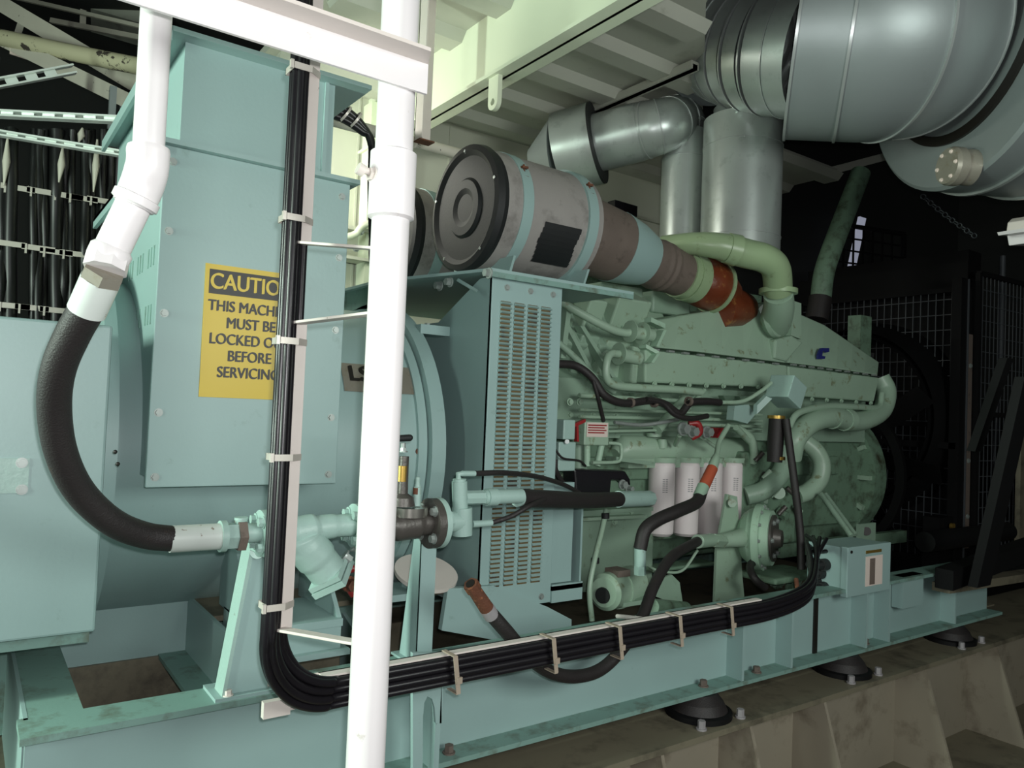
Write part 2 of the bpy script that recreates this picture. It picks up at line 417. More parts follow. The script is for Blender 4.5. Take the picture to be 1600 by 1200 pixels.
# mounting foot of the alternator
a = at(455, 905, Y=1.95)
ft = MB(); x0, x1 = .62, .86
ft.box(x0, x1, 1.94, 2.2, .905, .925)
ft.prism([(x1 - .01, 1.95, .92), (x1 - .01, 2.25, .92), (x1 - .01, 2.25, 1.1), (x1 - .01, 2.12, 1.1)], (.012, 0, 0))
ft.prism([(x0, 1.95, .92), (x0, 2.25, .92), (x0, 2.25, 1.1), (x0, 2.12, 1.1)], (.012, 0, 0))
ft.build('mounting_foot', 'teal', pd)
MB().box(.60, .88, 1.93, 2.2, .83, .845).box(.62, .86, 1.95, 2.2, .845, .905).build('foot_riser', 'teal', pd)
bolts([(.66, 1.97, .925), (.66, 2.03, .925)], Z1, .014, .03, pd, 'teal_pipe')
MB().box(1.0, 1.16, 2.05, 2.2, .92, .94).build('step_plate', 'teal', pd)

# ================================================================ ALTERNATOR
al = thing('alternator', (.8, 2.6, .9), 'large pale teal alternator with drum body, end box and tall terminal cabinet', 'alternator')
AC = V((0, 2.62, 1.345)); AR = .49
MB().lathe((.30, AC.y, AC.z), X1, [(0, .3), (0, AR), (.93, AR), (.93, .3)], 72).build('stator_drum', 'teal', al)
MB().lathe((.285, AC.y, AC.z), X1, [(0, .3), (0, AR + .045), (.03, AR + .045), (.03, .3)], 72).build('end_ring', 'teal', al)
MB().lathe((1.20, AC.y, AC.z), X1, [(0, .3), (0, AR + .035), (.05, AR + .035), (.05, .3)], 72).lathe((1.165, AC.y, AC.z), X1, [(0, AR - .01), (0, AR + .012), (.03, AR + .012), (.03, AR - .01)], 72).build('end_ring', 'teal', al)
# left end box
ex = MB().box(-.75, .27, 1.95, 3.25, .965, 1.655)
ex.build('end_box', 'teal', al, bevel=.006)
MB().box(-.75, .265, 2.0, 3.2, .93, .97).build('end_box_lip', 'teal_dirty', al)
a = at(42, 716, Y=1.948); b = at(-40, 772, Y=1.948)
MB().box(a.x - .2, a.x + .005, 1.946, 1.951, b.z, a.z).build('cover_strip', 'teal_pipe', al)
bolts([at(34, 723, Y=1.947), at(34, 765, Y=1.947)], -Y1, .0085, .007, al)
# terminal box
MB().box(.375, .835, 2.03, 3.05, 1.30, 2.10).build('terminal_box', 'teal', al)
cvr = MB().box(.365, .845, 1.997, 2.012, 1.28, 2.108)
cv = cvr.build('cover_panel', 'teal', al, bevel=.002)
MB().box(.372, .839, 2.012, 2.03, 1.29, 2.1).build('cover_gasket', 'ink', al)
bl = []
for z in (1.305, 1.46, 1.70, 1.90, 2.07):
    bl += [(.385, 1.997, z), (.822, 1.997, z)]
bolts(bl, -Y1, .0075, .006, cv)
# flange plates, upper cabinet
MB().box(.345, .865, 1.975, 3.09, 2.108, 2.120).box(.345, .357, 1.975, 3.09, 2.085, 2.12).build('box_flange', 'teal', al)
MB().box(.405, .80, 2.03, 3.03, 2.120, 2.385).build('upper_cabinet', 'teal', al)
MB().box(.77, .78, 2.022, 2.03, 2.12, 2.385).build('cabinet_trim', 'teal', al)
MB().box(.365, .89, 1.985, 3.07, 2.385, 2.397).box(.355, .366, 1.985, 3.07, 2.36, 2.397).build('lid', 'teal', al)
MB().prism([(.802, 2.1, 2.385), (.802, 2.1, 2.30), (.802, 2.5, 2.385)], (.008, 0, 0)).build('lid_gusset', 'teal', al)
# lifting lugs, louvres in side wall (small dark slots)
for j, yy in enumerate((2.1, 2.25, 2.4)):
    for k in range(3):
        for zz in (1.83, 1.68):
            MB().box(.3735, .3755, yy + k * .035, yy + k * .035 + .012, zz, zz + .05).build('vent_slot', 'teal_dirty', al)
# nameplate on the drum
npc = []
def drum_pt(x, ang, r=AR): return V((x, AC.y - r * math.cos(ang), AC.z + r * math.sin(ang)))
m = MB()
na, nb = .40, .60
for i in range(6):
    a0 = na + (nb - na) * i / 6; a1 = na + (nb - na) * (i + 1) / 6
    m.add([drum_pt(.93, a0, AR + .004), drum_pt(1.175, a0, AR + .004), drum_pt(1.175, a1, AR + .004), drum_pt(.93, a1, AR + .004)], [(0, 1, 2, 3)], True)
m.build('nameplate', 'plate', al)
ang = .52
nrm = V((0, -math.cos(ang), math.sin(ang))); up = V((0, math.sin(ang), math.cos(ang)))
rot = Matrix((X1, up, nrm)).transposed().to_4x4()
text('LS', .075, 'ink', drum_pt(.985, ang, AR + .006), al, 'nameplate_letters', rot=rot, sx=1.0, bold=.003)
# holes in the drum
hp = at(701, 688, Y=2.2)
MB().cyl(drum_pt(1.17, .03, AR - .01), drum_pt(1.17, .03, AR + .004), .010).build('drain_hole', 'rust', al)
MB().sphere(drum_pt(1.175, -.06, AR), .011).build('plug', 'teal_pipe', al)
# round cover below (white disc)
MB().lathe(at(665, 898, Y=2.1), V((0, -.4, 1)), [(0, .0), (0, .10), (.012, .10), (.012, 0)], 40).build('round_cover', 'white_old', al)
MB().box(at(637, 925, Y=2.1).x, at(660, 925, Y=2.1).x, 2.1, 2.14, at(650, 935, Y=2.1).z, at(650, 905, Y=2.1).z).build('cover_bracket', 'teal', al)
# dark stain blotches around left ring are real paint chips
ck = MB()
for q in ((180, 706), (192, 707), (184, 725), (198, 725), (196, 737), (203, 735)):
    ck.sphere(at(q[0], q[1], Y=1.947 if q[0] < 189 else 2.2), .005, 8)
ck.build('paint_chips', 'ink', al)

# ---- caution sign on the cover
sg = thing('caution_sign', (.60, 1.996, 1.485), 'yellow and black caution sign about locking out the machine, on the terminal cover', 'sign')
sx0, sx1 = .474, .712
sz0 = 1.502; sz1 = 1.835
MB().box(sx0, sx1, 1.9945, 1.9968, sz0, sz1).build('sign_sheet', 'yellow', sg)
MB().box(sx0 + .010, sx1 - .012, 1.9935, 1.9946, sz1 - .074, sz1 - .013).build('header_band', 'ink', sg)
cx = (sx0 + sx1) / 2
text('CAUTION', .056, 'yellow', (cx, 1.9932, sz1 - .0435), sg, 'header_letters', sx=.84)
for i, s_ in enumerate(('THIS MACHINE', 'MUST BE', 'LOCKED OUT', 'BEFORE', 'SERVICING')):
    text(s_, .0385, 'ink', (cx, 1.9942, sz1 - .104 - i * .0415), sg, 'sign_letters', sx=.84)

# ================================================================ COUPLING HOUSING (guard box)
gx0, gx1, gy = 1.365, 1.64, 2.03
gd = thing('coupling_housing', (1.5, 2.6, ZT), 'pale teal coupling housing with louvred side panel between alternator and engine', 'housing')
pl_ = [(gx0, gy, .86), (gx0, gy, 1.925), (gx0, 2.10, 1.925), (gx0, 2.36, 1.80), (gx0, 3.0, 1.80), (gx0, 3.2, 1.6), (gx0, 3.2, .86)]
MB().prism([V(p) + V((-.012, 0, 0)) for p in pl_], (.012, 0, 0)).build('end_plate', 'teal', gd)
MB().box(gx0, gx1, gy + .02, 3.2, .87, 1.78).build('shell', 'teal', gd)
pn = MB().box(gx0 - .012, gx1, gy - .004, gy + .012, .862, 1.925).build('side_panel', 'teal', gd, bevel=.002)
# louvres: four columns of short raised slots
cols = [at(q_, 460, Y=gy).x for q_ in (789.5, 811, 832, 852.5)]
for cxx in cols:
    lou = MB(); z = .94
    MB().box(cxx - .019, cxx + .019, gy - .0055, gy - .0042, .935, 1.85).build('louvre_backing', 'slot', pn)
    while z < 1.845:
        lou.prism([(cxx - .021, gy - .005, z), (cxx - .021, gy - .0145, z + .0025), (cxx - .021, gy - .005, z + .0095)], (.042, 0, 0))
        z += .0145
    lou.build('louvre_column', 'teal', pn)
bl = [(x, gy - .004, z) for x in (1.41, 1.60) for z in (.885, 1.895)] + [(1.505, gy - .004, .885), (1.505, gy - .004, 1.895)]
bolts(bl, -Y1, .008, .007, pn)
# pedestal flare at the bottom, and flanged feet to the right
MB().prism([at(700, 920, Y=gy - .02), at(770, 915, Y=gy - .02), at(855, 948, Y=gy - .02), at(893, 968, Y=gy - .02), at(893, 985, Y=gy - .02), at(800, 1005, Y=gy - .02), at(690, 985, Y=gy - .02)], (0, .02, 0)).build('foot_plate', 'teal', gd)
MB().box(gx1, gx1 + .135, gy - .01, gy + .25, .90, .915).box(gx1, gx1 + .135, gy + .24, gy + .25, .90, 1.22).box(gx1 + .127, gx1 + .135, gy + .0, gy + .25, .90, 1.22).box(gx1 + .0, gx1 + .135, gy - .01, gy + .0, .86, .92).build('side_foot', 'teal', gd)
MB().cyl((1.70, gy + .06, .915), (1.70, gy + .06, .985), .016).hexa((1.70, gy + .06, .915), Z1, .022, .02).build('stud', 'teal_pipe', gd)
MB().box(gx1, gx1 + .1, gy + .012, gy + .03, .92, 1.26).build('rear_flange', 'teal', gd)
# lug on top ring
a = at(675, 515, X=1.30)
MB().box(1.24, 1.36, a.y - .03, a.y + .06, a.z - .02, a.z + .012).build('lug', 'teal', gd)
MB().hexa((1.28, a.y, a.z + .012), Z1, .01, .008).build('bolt', 'bolt', gd)

# ---- air cleaner table
tb = thing('air_cleaner_shelf', (1.6, 2.4, 1.9), 'dark teal steel shelf under the air cleaners on the coupling housing', 'shelf')
MB().prism([(1.18, 2.5, 1.935), (1.33, 2.0, 1.935), (1.95, 2.0, 1.935), (1.95, 3.3, 1.935), (1.18, 3.3, 1.935)], (0, 0, .01)).build('shelf_plate', 'teal', tb)
MB().box(1.33, 1.95, 2.0, 2.012, 1.918, 1.935).build('shelf_edge', 'teal_dirty', tb)
MB().box(1.20, 1.28, 2.5, 3.2, 1.84, 1.935).build('shelf_support', 'teal_dirty', tb)
bolts([at(688, 447, X=1.3), at(704, 441, X=1.3), at(765, 427, X=1.32)], -X1, .013, .02, tb)
MB().bar(at(715, 437, X=1.3), at(745, 455, X=1.3), (0, .004, 0), (.002, 0, .004)).build('brace', 'teal', tb)

# ================================================================ AIR CLEANERS
def air_cleaner(label, yy, zz, x0, detail=True):
    R0 = .218; L0 = .46
    c = V((x0, yy, zz))
    ac = thing('air_cleaner', (x0 + .2, yy, zz - R0), label, 'air cleaner', 'air cleaners on the shelf')
    MB().lathe(c, X1, [(0, R0 - .02), (0, R0), (.02, R0 + .004), (L0, R0 - .006), (L0, .12)], 56).build('canister', 'wrap', ac)
    MB().lathe(c + X1 * -.004, X1, [(.03, R0 + .0), (.0, R0 + .012), (-.025, R0 + .008), (-.03, R0 - .012), (-.018, R0 - .03), (-.018, .11), (-.028, .10), (-.028, .07), (-.02, .05), (-.02, 0)], 56).build('end_cap', 'black', ac)
    for k, xx in enumerate((.10, .405)):
        MB().lathe(c + X1 * (xx - .022), X1, [(0, R0 - .01), (0, R0 + .006), (.046, R0 + .004), (.046, R0 - .01)], 56).build('clamp_band', 'teal', ac)
        q = c + X1 * (xx) + V((0, -R0 * .88, R0 * .52))
        mm = MB().cyl(q + V((0, -.0, -.03)), q + V((0, .01, .03)), .004, n=8).box(q.x - .012, q.x + .012, q.y - .008, q.y + .008, q.z - .022, q.z - .014).box(q.x - .012, q.x + .012, q.y - .003, q.y + .013, q.z + .014, q.z + .022)
        mm.build('band_screw', 'rust', ac)
    for a_ in range(5):
        an = a_ * 1.256 + .3
        q = c + V((-.03, math.cos(an) * (R0 - .01), math.sin(an) * (R0 - .01)))
        MB().hexa(q, -X1, .006, .004).build('cap_screw', 'bolt', ac)
    # dark patch low on the canister front
    if detail:
        mm = MB()
        for i in range(8):
            a0 = -.95 + i * .09; a1 = a0 + .09
            def pt(x, a_): return V((c.x + x, c.y - math.cos(a_) * (R0 + .0035), c.z + math.sin(a_) * (R0 + .0035)))
            xo = .17 + .004 * abs(i - 4)
            mm.add([pt(xo, a0), pt(xo + .17, a0), pt(xo + .17, a1), pt(xo, a1)], [(0, 1, 2, 3)], True)
        mm.build('dark_patch', 'black', ac)
    # saddle
    MB().prism([(x0 + .06, yy - .2, zz - R0 + .03), (x0 + .06, yy + .2, zz - R0 + .03), (x0 + .06, yy + .16, 1.946), (x0 + .06, yy - .16, 1.946)], (.01, 0, 0)).build('saddle', 'teal', ac)
    MB().prism([(x0 + .4, yy - .2, zz - R0 + .03), (x0 + .4, yy + .2, zz - R0 + .03), (x0 + .4, yy + .16, 1.946), (x0 + .4, yy - .16, 1.946)], (.01, 0, 0)).build('saddle', 'teal', ac)
    return ac
fc = at(735, 327, Y=2.36)
air_cleaner('nearer big air cleaner with black round end cap and worn grey body', 2.36, fc.z, fc.x)
air_cleaner('farther air cleaner half hidden behind the white post', 2.98, fc.z, fc.x + .02, False)
# intake hoses from near cleaner to turbo
ih = thing('intake_duct', at(1000, 400, Y=2.36), 'stepped intake duct of brown rubber sleeves and teal reducer from the near air cleaner', 'duct')
def ctr(px, py): return at(px, py, Y=2.36)
p0, p1, p2, p3, p4, p5 = ctr(900, 362), ctr(958, 385), ctr(985, 396), ctr(1005, 405), ctr(1062, 428), ctr(1080, 434)
d = (p5 - p0).normalized()
MB().tube([p0, p1], [.155, .148], 32).build('wide_sleeve', 'hose_grey', ih)
MB().tube([p1, p2, p3], [.15, .135, .115], 32).build('reducer', 'teal', ih)
rr = []; ps = []
for i in range(25):
    t = i / 24; ps.append(p3.lerp(p4, t)); rr.append(.108 - .008 * t + (.006 if 5 < i < 16 and i % 4 < 2 else 0))
MB().tube(ps, rr, 32).build('ribbed_hose', 'hose_grey', ih)
MB().tube([p4, p4 + d * .035], .108, 32).tube([p4 + d * .035, p5 + d * .02], [.112, .112], 32).build('clamp_ring', 'olive', ih)
tc_ = thing('turbocharger', at(1115, 450, Y=2.42), 'rusty orange turbocharger casing between intake duct and silver exhaust', 'turbocharger')
q0 = p5 + d * .02
MB().tube([q0, q0 + d * .05, q0 + d * .14, q0 + d * .20, q0 + d * .27], [.085, .115, .118, .09, .06], 32).build('casing', 'orange', tc_)
MB().tube([q0 + d * .17 + V((0, 0, -.1)), q0 + d * .3 + V((0, .02, -.06)), q0 + d * .42 + V((0, .05, -.03))], [.09, .1, .08], 24).build('turbine_side', 'orange', tc_)
MB().lathe(q0 + d * .13, d, [(0, .1), (0, .124), (.02, .124), (.02, .1)], 40).build('v_band', 'olive', tc_)

# olive crossover pipe into the aftercooler
xo = thing('charge_air_pipe', at(1200, 430, Y=2.35), 'olive green charge air pipe elbowing down into the aftercooler', 'pipe')
pth = spline([at(1035, 383, Y=2.42), at(1085, 381, Y=2.28), at(1125, 385, Y=2.2), at(1165, 396, Y=2.15), at(1195, 404, Y=2.12), at(1212, 420, Y=2.12), at(1216, 455, Y=2.16)], 8)
rr = [.052 + .0 * i for i in range(len(pth))]
for i in range(len(pth)):
    t = i / (len(pth) - 1)
    rr[i] = .042 + .022 * min(1, t * 2.2)
MB().tube(pth, rr, 28).build('pipe', 'olive', xo)
e = pth[-1]
MB().cyl(e + Z1 * .01, e - Z1 * .012, .086).build('flange', 'olive', xo)
MB().tube(spline([e - Z1 * .01, at(1217, 478, Y=2.20), at(1212, 500, Y=2.28), at(1204, 512, Y=2.38)], 3), [.066, .067, .068, .07, .072, .074, .076, .078, .08, .08], 28).build('lower_neck', 'engine_lt', xo)
k = pth[18]; MB().lathe(k, pth[19] - k, [(0, .05), (0, .066), (.05, .07), (.05, .05)], 28).build('hose_clamp', 'olive', xo)

# ================================================================ EXHAUST DUCTS
vF = 3.6
vp = at(1147, 659, F=vF); vx, vy = vp.x, vp.y
ed = thing('exhaust_duct', (vx, vy, 1.9), 'large silver clad exhaust duct rising and elbowing over toward the right', 'duct')
vt = at(1147, 183, F=vF).z
vb_ = at(1147, 398, F=vF).z
MB().lathe((vx, vy, vb_), Z1, [(0, .1), (0, .183), (vt - vb_, .183), (vt - vb_, .06)], 56).build('vertical_duct', 'galv', ed)
for z_ in (at(1147, 228, F=vF).z, at(1147, 372, F=vF).z):
    MB().lathe((vx, vy, z_), Z1, [(0, .175), (0, .186), (.005, .186), (.005, .175)], 56).build('seam', 'seam', ed)
bel = [(0, .10)]
for i in range(5): bel += [(i * .016 + .004, .14), (i * .016 + .012, .115)]
MB().lathe((vx, vy, vt - .01), Z1, bel + [(.3, .1)], 48).build('bellows', 'galv', ed)
RB = .275
epath = spline([at(1132, 58, F=3.66), at(1150, 66, F=3.58), at(1180, 74, F=3.46), at(1215, 78, F=3.36), at(1275, 80, F=3.24)], 2)
g = MB()
for i in range(len(epath) - 1): g.tube([epath[i], epath[i + 1]], [RB + .002, RB - .002], 56, False)
g.build('elbow', 'galv', ed)
dd = (epath[1] - epath[0]).normalized()
MB().lathe(epath[0] - dd * .04, dd, [(0, .0), (0, .32), (.05, .32), (.05, RB)], 56).build('end_collar', 'galv_dull', ed)
for i in range(1, len(epath) - 1):
    dd = (epath[i + 1] - epath[i - 1]).normalized()
    MB().lathe(epath[i] - dd * .004, dd, [(0, RB - .01), (0, RB + .006), (.008, RB + .006), (.008, RB - .01)], 56).build('elbow_seam', 'seam', ed)
BR = .42
cpath = spline([at(1250, 49, F=3.12), at(1330, 49, F=3.06), at(1375, 48, F=3.03), at(1412, 46, F=3.09)], 3)
g = MB(); g.tube(cpath, BR, 72, True); g.build('clad_duct', 'galv_dull', ed)
for i in (0, 3, 6, 9):
    dd = (cpath[min(9, i + 1)] - cpath[max(0, i - 1)]).normalized()
    MB().lathe(cpath[i] - dd * .006, dd, [(0, BR - .01), (0, BR + .006), (.010, BR + .006), (.010, BR - .01)], 72).build('cladding_seam', 'seam', ed)
for i in range(9):
    dd = (cpath[i + 1] - cpath[i]).normalized(); side = Z1.cross(dd)
    if side.dot(EYE - cpath[i]) < 0: side = -side
    q = side * math.cos(-.0) - Z1 * math.sin(.0)
    MB().bar(cpath[i] + q * (BR + .001) + dd * .0, cpath[i + 1] + q * (BR + .001), q * .004, Z1 * .007).build('long_seam', 'seam', ed)
sc = thing('exhaust_silencer', at(1560, 200, F=3.0), 'big silver clad silencer with bolted end cap at the top right corner', 'silencer')
s0 = at(1500, 44, F=3.10); dS = V((.86, -.50, 0)).normalized()
MB().lathe(s0, dS, [(0, .05), (0, .625), (.012, .64), (.14, .64), (.9, .65), (.9, .05)], 80).build('shell', 'galv_dull', sc)
MB().lathe(s0 + dS * .14, dS, [(0, .62), (0, .650), (.012, .652), (.012, .62)], 80).build('cladding_seam', 'seam', sc)
MB().lathe(s0 + dS * .36, dS, [(0, .62), (0, .653), (.012, .655), (.012, .62)], 80).build('cladding_seam', 'seam', sc)
MB().lathe(s0 - dS * .012, dS, [(0, BR), (0, .46), (.015, .46), (.015, BR)], 72).build('joint_gap', 'ink', sc)
cp0 = at(1436, 256, F=2.98); dc = -dS
ck0 = cp0 + dS * ((s0 - cp0).dot(dS)); cp0 = ck0
cp_ = MB().lathe(cp0, dc, [(0, .070), (.05, .067), (.052, .074), (.085, .074), (.10, .068), (.10, 0)], 36).build('end_cap', 'plate', sc)
for i in range(6):
    a_ = i * math.pi / 3; uu, vv = frame_of(dc)
    MB().hexa(cp0 + dc * .10 + (uu * math.cos(a_) + vv * math.sin(a_)) * .055, dc, .006, .007).build('cap_bolt', 'paper', cp_)

# smaller exhaust branch
br = thing('branch_duct', at(1060, 300, F=3.95), 'smaller silver exhaust branch with gored elbow, collar and pointed cone end', 'duct')
v0 = at(1064, 395, F=3.85); v1 = V((v0.x, v0.y, at(1064, 205, F=3.85).z))
MB().lathe((v0.x, v0.y, v0.z - .1), Z1, [(0, .05), (0, .11), (v1.z - v0.z + .1, .11)], 40).build('riser', 'galv', br)
MB().lathe((v0.x, v0.y, v1.z - .14), Z1, [(0, .10), (0, .113), (.005, .113), (.005, .10)], 40).build('seam', 'seam', br)
h0 = at(1000, 206, F=3.8); h1 = at(905, 231, F=3.9); h2 = at(828, 246, F=4.0)
dh = (h1 - h0).normalized()
el = spline([v1, v1 + Z1 * .07 + dh * .03, h0 - dh * .12 , h0], 4)
g = MB()
g.tube(el, [.11 + .03 * i / (len(el) - 1) for i in range(len(el))], 40, False); g.build('elbow', 'galv', br)
for i in range(1, len(el) - 1, 2):
    dd = (el[i + 1] - el[i - 1]).normalized()
    MB().lathe(el[i] - dd * .003, dd, [(0, .11), (0, .113 + .03 * i / (len(el) - 1)), (.006, .113 + .03 * i / (len(el) - 1)), (.006, .11)], 40).build('elbow_seam', 'seam', br)
MB().tube([h0, h1], .142, 48).build('straight_duct', 'galv', br)
MB().lathe(h1 - dh * .10, dh, [(0, .14), (0, .203), (.01, .203), (.01, .14)], 56).build('collar_ring', 'black', br)
MB().lathe(h1 - dh * .09, dh, [(0, .18), (0, .203), (.19, .200), (.19, .1)], 56).build('collar', 'galv', br)
MB().tube([h1 + dh * .10, h2], [.198, .04], 40).build('cone', 'galv_dull', br)

# ================================================================ ENGINE
en = thing('engine', (3.2, 2.8, ZT), 'big green sixteen cylinder engine on the skid right of the louvred housing', 'engine')
E0, E1 = 1.80, 4.35
MB().prism([(E0, 2.42, .95), (E0, 3.5, .95), (E0, 3.5, 1.35), (E0, 3.35, 1.75), (E0, 2.6, 1.75), (E0, 2.42, 1.35)], (E1 - E0, 0, 0)).build('cylinder_block', 'engine_dk', en)
MB().box(E0 + .02, E1 - .1, 2.50, 3.4, .84, 1.02).build('oil_pan', 'engine_dk', en, bevel=.01)
# big green side cover below filters (left part)
a = at(875, 800, Y=2.38); b = at(1010, 900, Y=2.38)
MB().box(a.x - .1, b.x + .02, 2.36, 2.44, b.z - .03, a.z).build('side_cover', 'engine', en, bevel=.01)
MB().box(a.x - .1, b.x + .02, 2.35, 2.37, a.z - .012, a.z + .004).build('cover_lip', 'engine', en)
MB().box(a.x - .08, E1 - .4, 2.40, 2.46, 1.22, 1.32).build('block_rail', 'engine_dk', en, bevel=.008)
# upper side wall, with cover plates
a = at(866, 590, Y=2.40); b = at(990, 690, Y=2.40)
MB().prism([(E0 - .05, 2.40, 1.40), (E0 - .05, 2.40, 1.64), (E0 - .05, 2.62, 1.80), (E0 - .05, 2.7, 1.40)], (E1 - E0 - .1, 0, 0)).build('bank_wall', 'engine', en)
# cylinder heads leaning outward : eight boxes
hd_a = V((0, -.35, .55)).normalized()        # up along the bank
hd_n = V((0, -.84, -.54)).normalized()
for i in range(8):
    x = E0 + .02 + i * .30
    c = V((x + .13, 2.50, 1.80))
    uu = V((0, .62, .78)).normalized(); nn = V((0, -.78, .62)).normalized()
    MB().obox(c, X1 * .122, uu * .10, nn * .09).build('cylinder_head', 'engine', en, bevel=.01)
    MB().obox(c + uu * .13 + nn * .02, X1 * .11, uu * .05, nn * .075).build('rocker_cover', 'engine_lt', en, bevel=.014)
    MB().hexa(c + nn * .09 + uu * .02 + X1 * .07, nn, .012, .015).hexa(c + nn * .09 + uu * .02 - X1 * .07, nn, .012, .015).build('head_bolt', 'engine_lt', en)
# large angular rocker box seen left of the aftercooler
bk = V((0, -.42, .91)).normalized(); bn = V((0, -.91, -.42)).normalized()
def bankbox(px, py, Y_, hx, hu, hn, name, m_='engine_lt'):
    MB().obox(at(px, py, Y=Y_), X1 * hx, bk * hu, bn * hn).build(name, m_, en, bevel=.008)
bankbox(966, 487, 2.50, .10, .085, .085, 'breather_box')
bankbox(912, 508, 2.52, .05, .13, .05, 'cylinder_head_end')
bankbox(944, 560, 2.46, .07, .10, .06, 'head_side_cover')
bankbox(900, 560, 2.46, .05, .12, .05, 'head_side_cover', 'engine')
MB().box(2.24, 2.50, 2.5, 2.8, 1.98, 2.08).build('rocker_cover_end', 'engine', en, bevel=.012)
MB().box(2.56, 2.82, 2.5, 2.8, 1.98, 2.08).build('rocker_cover_end', 'engine', en, bevel=.012)

# ---- aftercoolers : two long castings
YA = 2.28
def casting(name, top, bot, depth, matn, bev=.012, par=en, yb=None):
    yb = YA if yb is None else yb
    P_ = [at(px, py, Y=yb + (.06 if k < len(top) else 0)) for k, (px, py) in enumerate(top + bot)]
    return MB().prism(P_, (0, depth, 0)).build(name, matn, par, bevel=bev)
def hull(name, face, topback, dy, matn, bev=.01):
    """side face polygon (pixels on plane YA) with its upper edge pushed back by dy to slope the casting"""
    m = MB()
    f = [at(px, py, Y=YA) for px, py in face]
    return m
# near casting upper body
def loft(name, lower, upper, ylo, yhi, depth, matn, bev=.008, n=7):
    L0 = [at(px, py, Y=ylo) for px, py in lower]; U0 = [at(px, py, Y=yhi) for px, py in upper]
    def zat(P_, x):
        for a, b in zip(P_[:-1], P_[1:]):
            if x <= b.x or b is P_[-1]:
                return a.z + (b.z - a.z) * (x - a.x) / (b.x - a.x)
    x0, x1 = L0[0].x, L0[-1].x; ux0, ux1 = U0[0].x, U0[-1].x
    L_ = []; U_ = []
    for i in range(n):
        t = i / (n - 1)
        xl = x0 + (x1 - x0) * t; xu = ux0 + (ux1 - ux0) * t
        L_.append(V((xl, ylo, zat(L0, xl)))); U_.append(V((xu, yhi, zat(U0, xu))))
    m = MB()
    B_ = [p + V((0, depth, 0)) for p in U_]; D_ = [V((p.x, yhi + depth, p.z)) for p in L_]
    vs = L_ + U_ + B_ + D_
    for k in range(4):
        fs = []
        for i in range(n - 1):
            a0 = k * n + i; a1 = ((k + 1) % 4) * n + i
            fs.append((a0, a0 + 1, a1 + 1, a1))
        if k: m.f += fs; m.sm += [False] * len(fs)
        else: m.v = list(vs); m.f += fs; m.sm += [False] * len(fs)
    m.f += [(0, n, 2 * n, 3 * n), (n - 1, 4 * n - 1, 3 * n - 1, 2 * n - 1)]; m.sm += [False, False]
    return m.build(name, matn, en, bevel=bev)
loft('aftercooler_body', [(1012, 542), (1075, 548), (1140, 556), (1228, 567)], [(1030, 499), (1085, 489), (1140, 482), (1212, 470)], 2.28, 2.36, .34, 'engine_lt')
loft('aftercooler_tray', [(1008, 598), (1230, 606)], [(1008, 546), (1230, 571)], 2.29, 2.27, .3, 'engine_lt', .008)
loft('aftercooler_body', [(1232, 567), (1290, 574), (1372, 586)], [(1240, 486), (1290, 508), (1374, 566)], 2.28, 2.36, .34, 'engine_lt')
loft('aftercooler_tray', [(1232, 618), (1366, 628)], [(1232, 572), (1374, 590)], 2.29, 2.27, .3, 'engine_lt', .008)
# bolt line between body and tray
for i in range(9):
    x = 1024 + i * 23.5
    p = at(x, 545 + (x - 1012) * .117, Y=2.262)
    MB().bar(p - X1 * .018, p + X1 * .018, Y1 * .008, Z1 * .004).build('joint_clip', 'bolt', en)
for i in range(10):
    x = 1240 + i * 14
    p = at(x, 569 + (x - 1232) * .128, Y=2.262)
    MB().bar(p - X1 * .016, p + X1 * .016, Y1 * .008, Z1 * .004).build('joint_clip', 'bolt', en)
# end frame of near casting (raised bright rim) and end pieces
fr = at(1022, 520, Y=2.30)
MB().bar(at(1012, 500, Y=2.30), at(1034, 510, Y=2.30), (0, .02, 0), (0, 0, .010)).bar(at(1034, 516, Y=2.28), at(1022, 542, Y=2.26), (0, .02, 0), (.008, 0, 0)).bar(at(1004, 541, Y=2.28), at(1024, 552, Y=2.26), (0, .02, 0), (0, 0, .008)).bar(at(1024, 552, Y=2.26), at(1014, 567, Y=2.26), (0, .02, 0), (.008, 0, 0)).build('end_rim', 'cast', en)
# centre boss and ribs
MB().cyl(at(1208, 498, Y=2.30), at(1208, 498, Y=2.46), .085).build('centre_boss', 'engine_lt', en)
MB().lathe(at(1205, 500, Y=2.29), V((.2, -1, .2)), [(0, .06), (0, .088), (.02, .088), (.02, .06)], 36).build('boss_ring', 'engine_lt', en)
MB().prism([at(1240, 470, Y=2.30), at(1252, 474, Y=2.30), at(1252, 530, Y=2.28), at(1236, 524, Y=2.28)], (0, .1, 0)).build('rib', 'engine_lt', en)
MB().prism([at(1212, 530, Y=2.27), at(1238, 524, Y=2.27), at(1256, 535, Y=2.27), at(1230, 565, Y=2.27), at(1210, 560, Y=2.27)], (0, .08, 0)).build('web', 'engine_lt', en, bevel=.01)
# logo on right casting
pL = at(1283, 552, Y=2.285); 
nn = V((0, -.95, .3)).normalized()
lg = MB()
def logo_pt(u, v): return at(1283 + u, 552 - v, Y=2.285 + (0 if v < 0 else .004)) + V((0, -.014, 0))
lg.prism([logo_pt(-8, -9), logo_pt(2, -9), logo_pt(3, -5), logo_pt(-2, -4), logo_pt(-1, 3), logo_pt(4, 3), logo_pt(4, 1), logo_pt(9, 2), logo_pt(9, 8), logo_pt(-3, 8), logo_pt(-6, 3), logo_pt(-8, -3)], (0, .012, 0))
lg.build('logo_letter', 'navy', en)
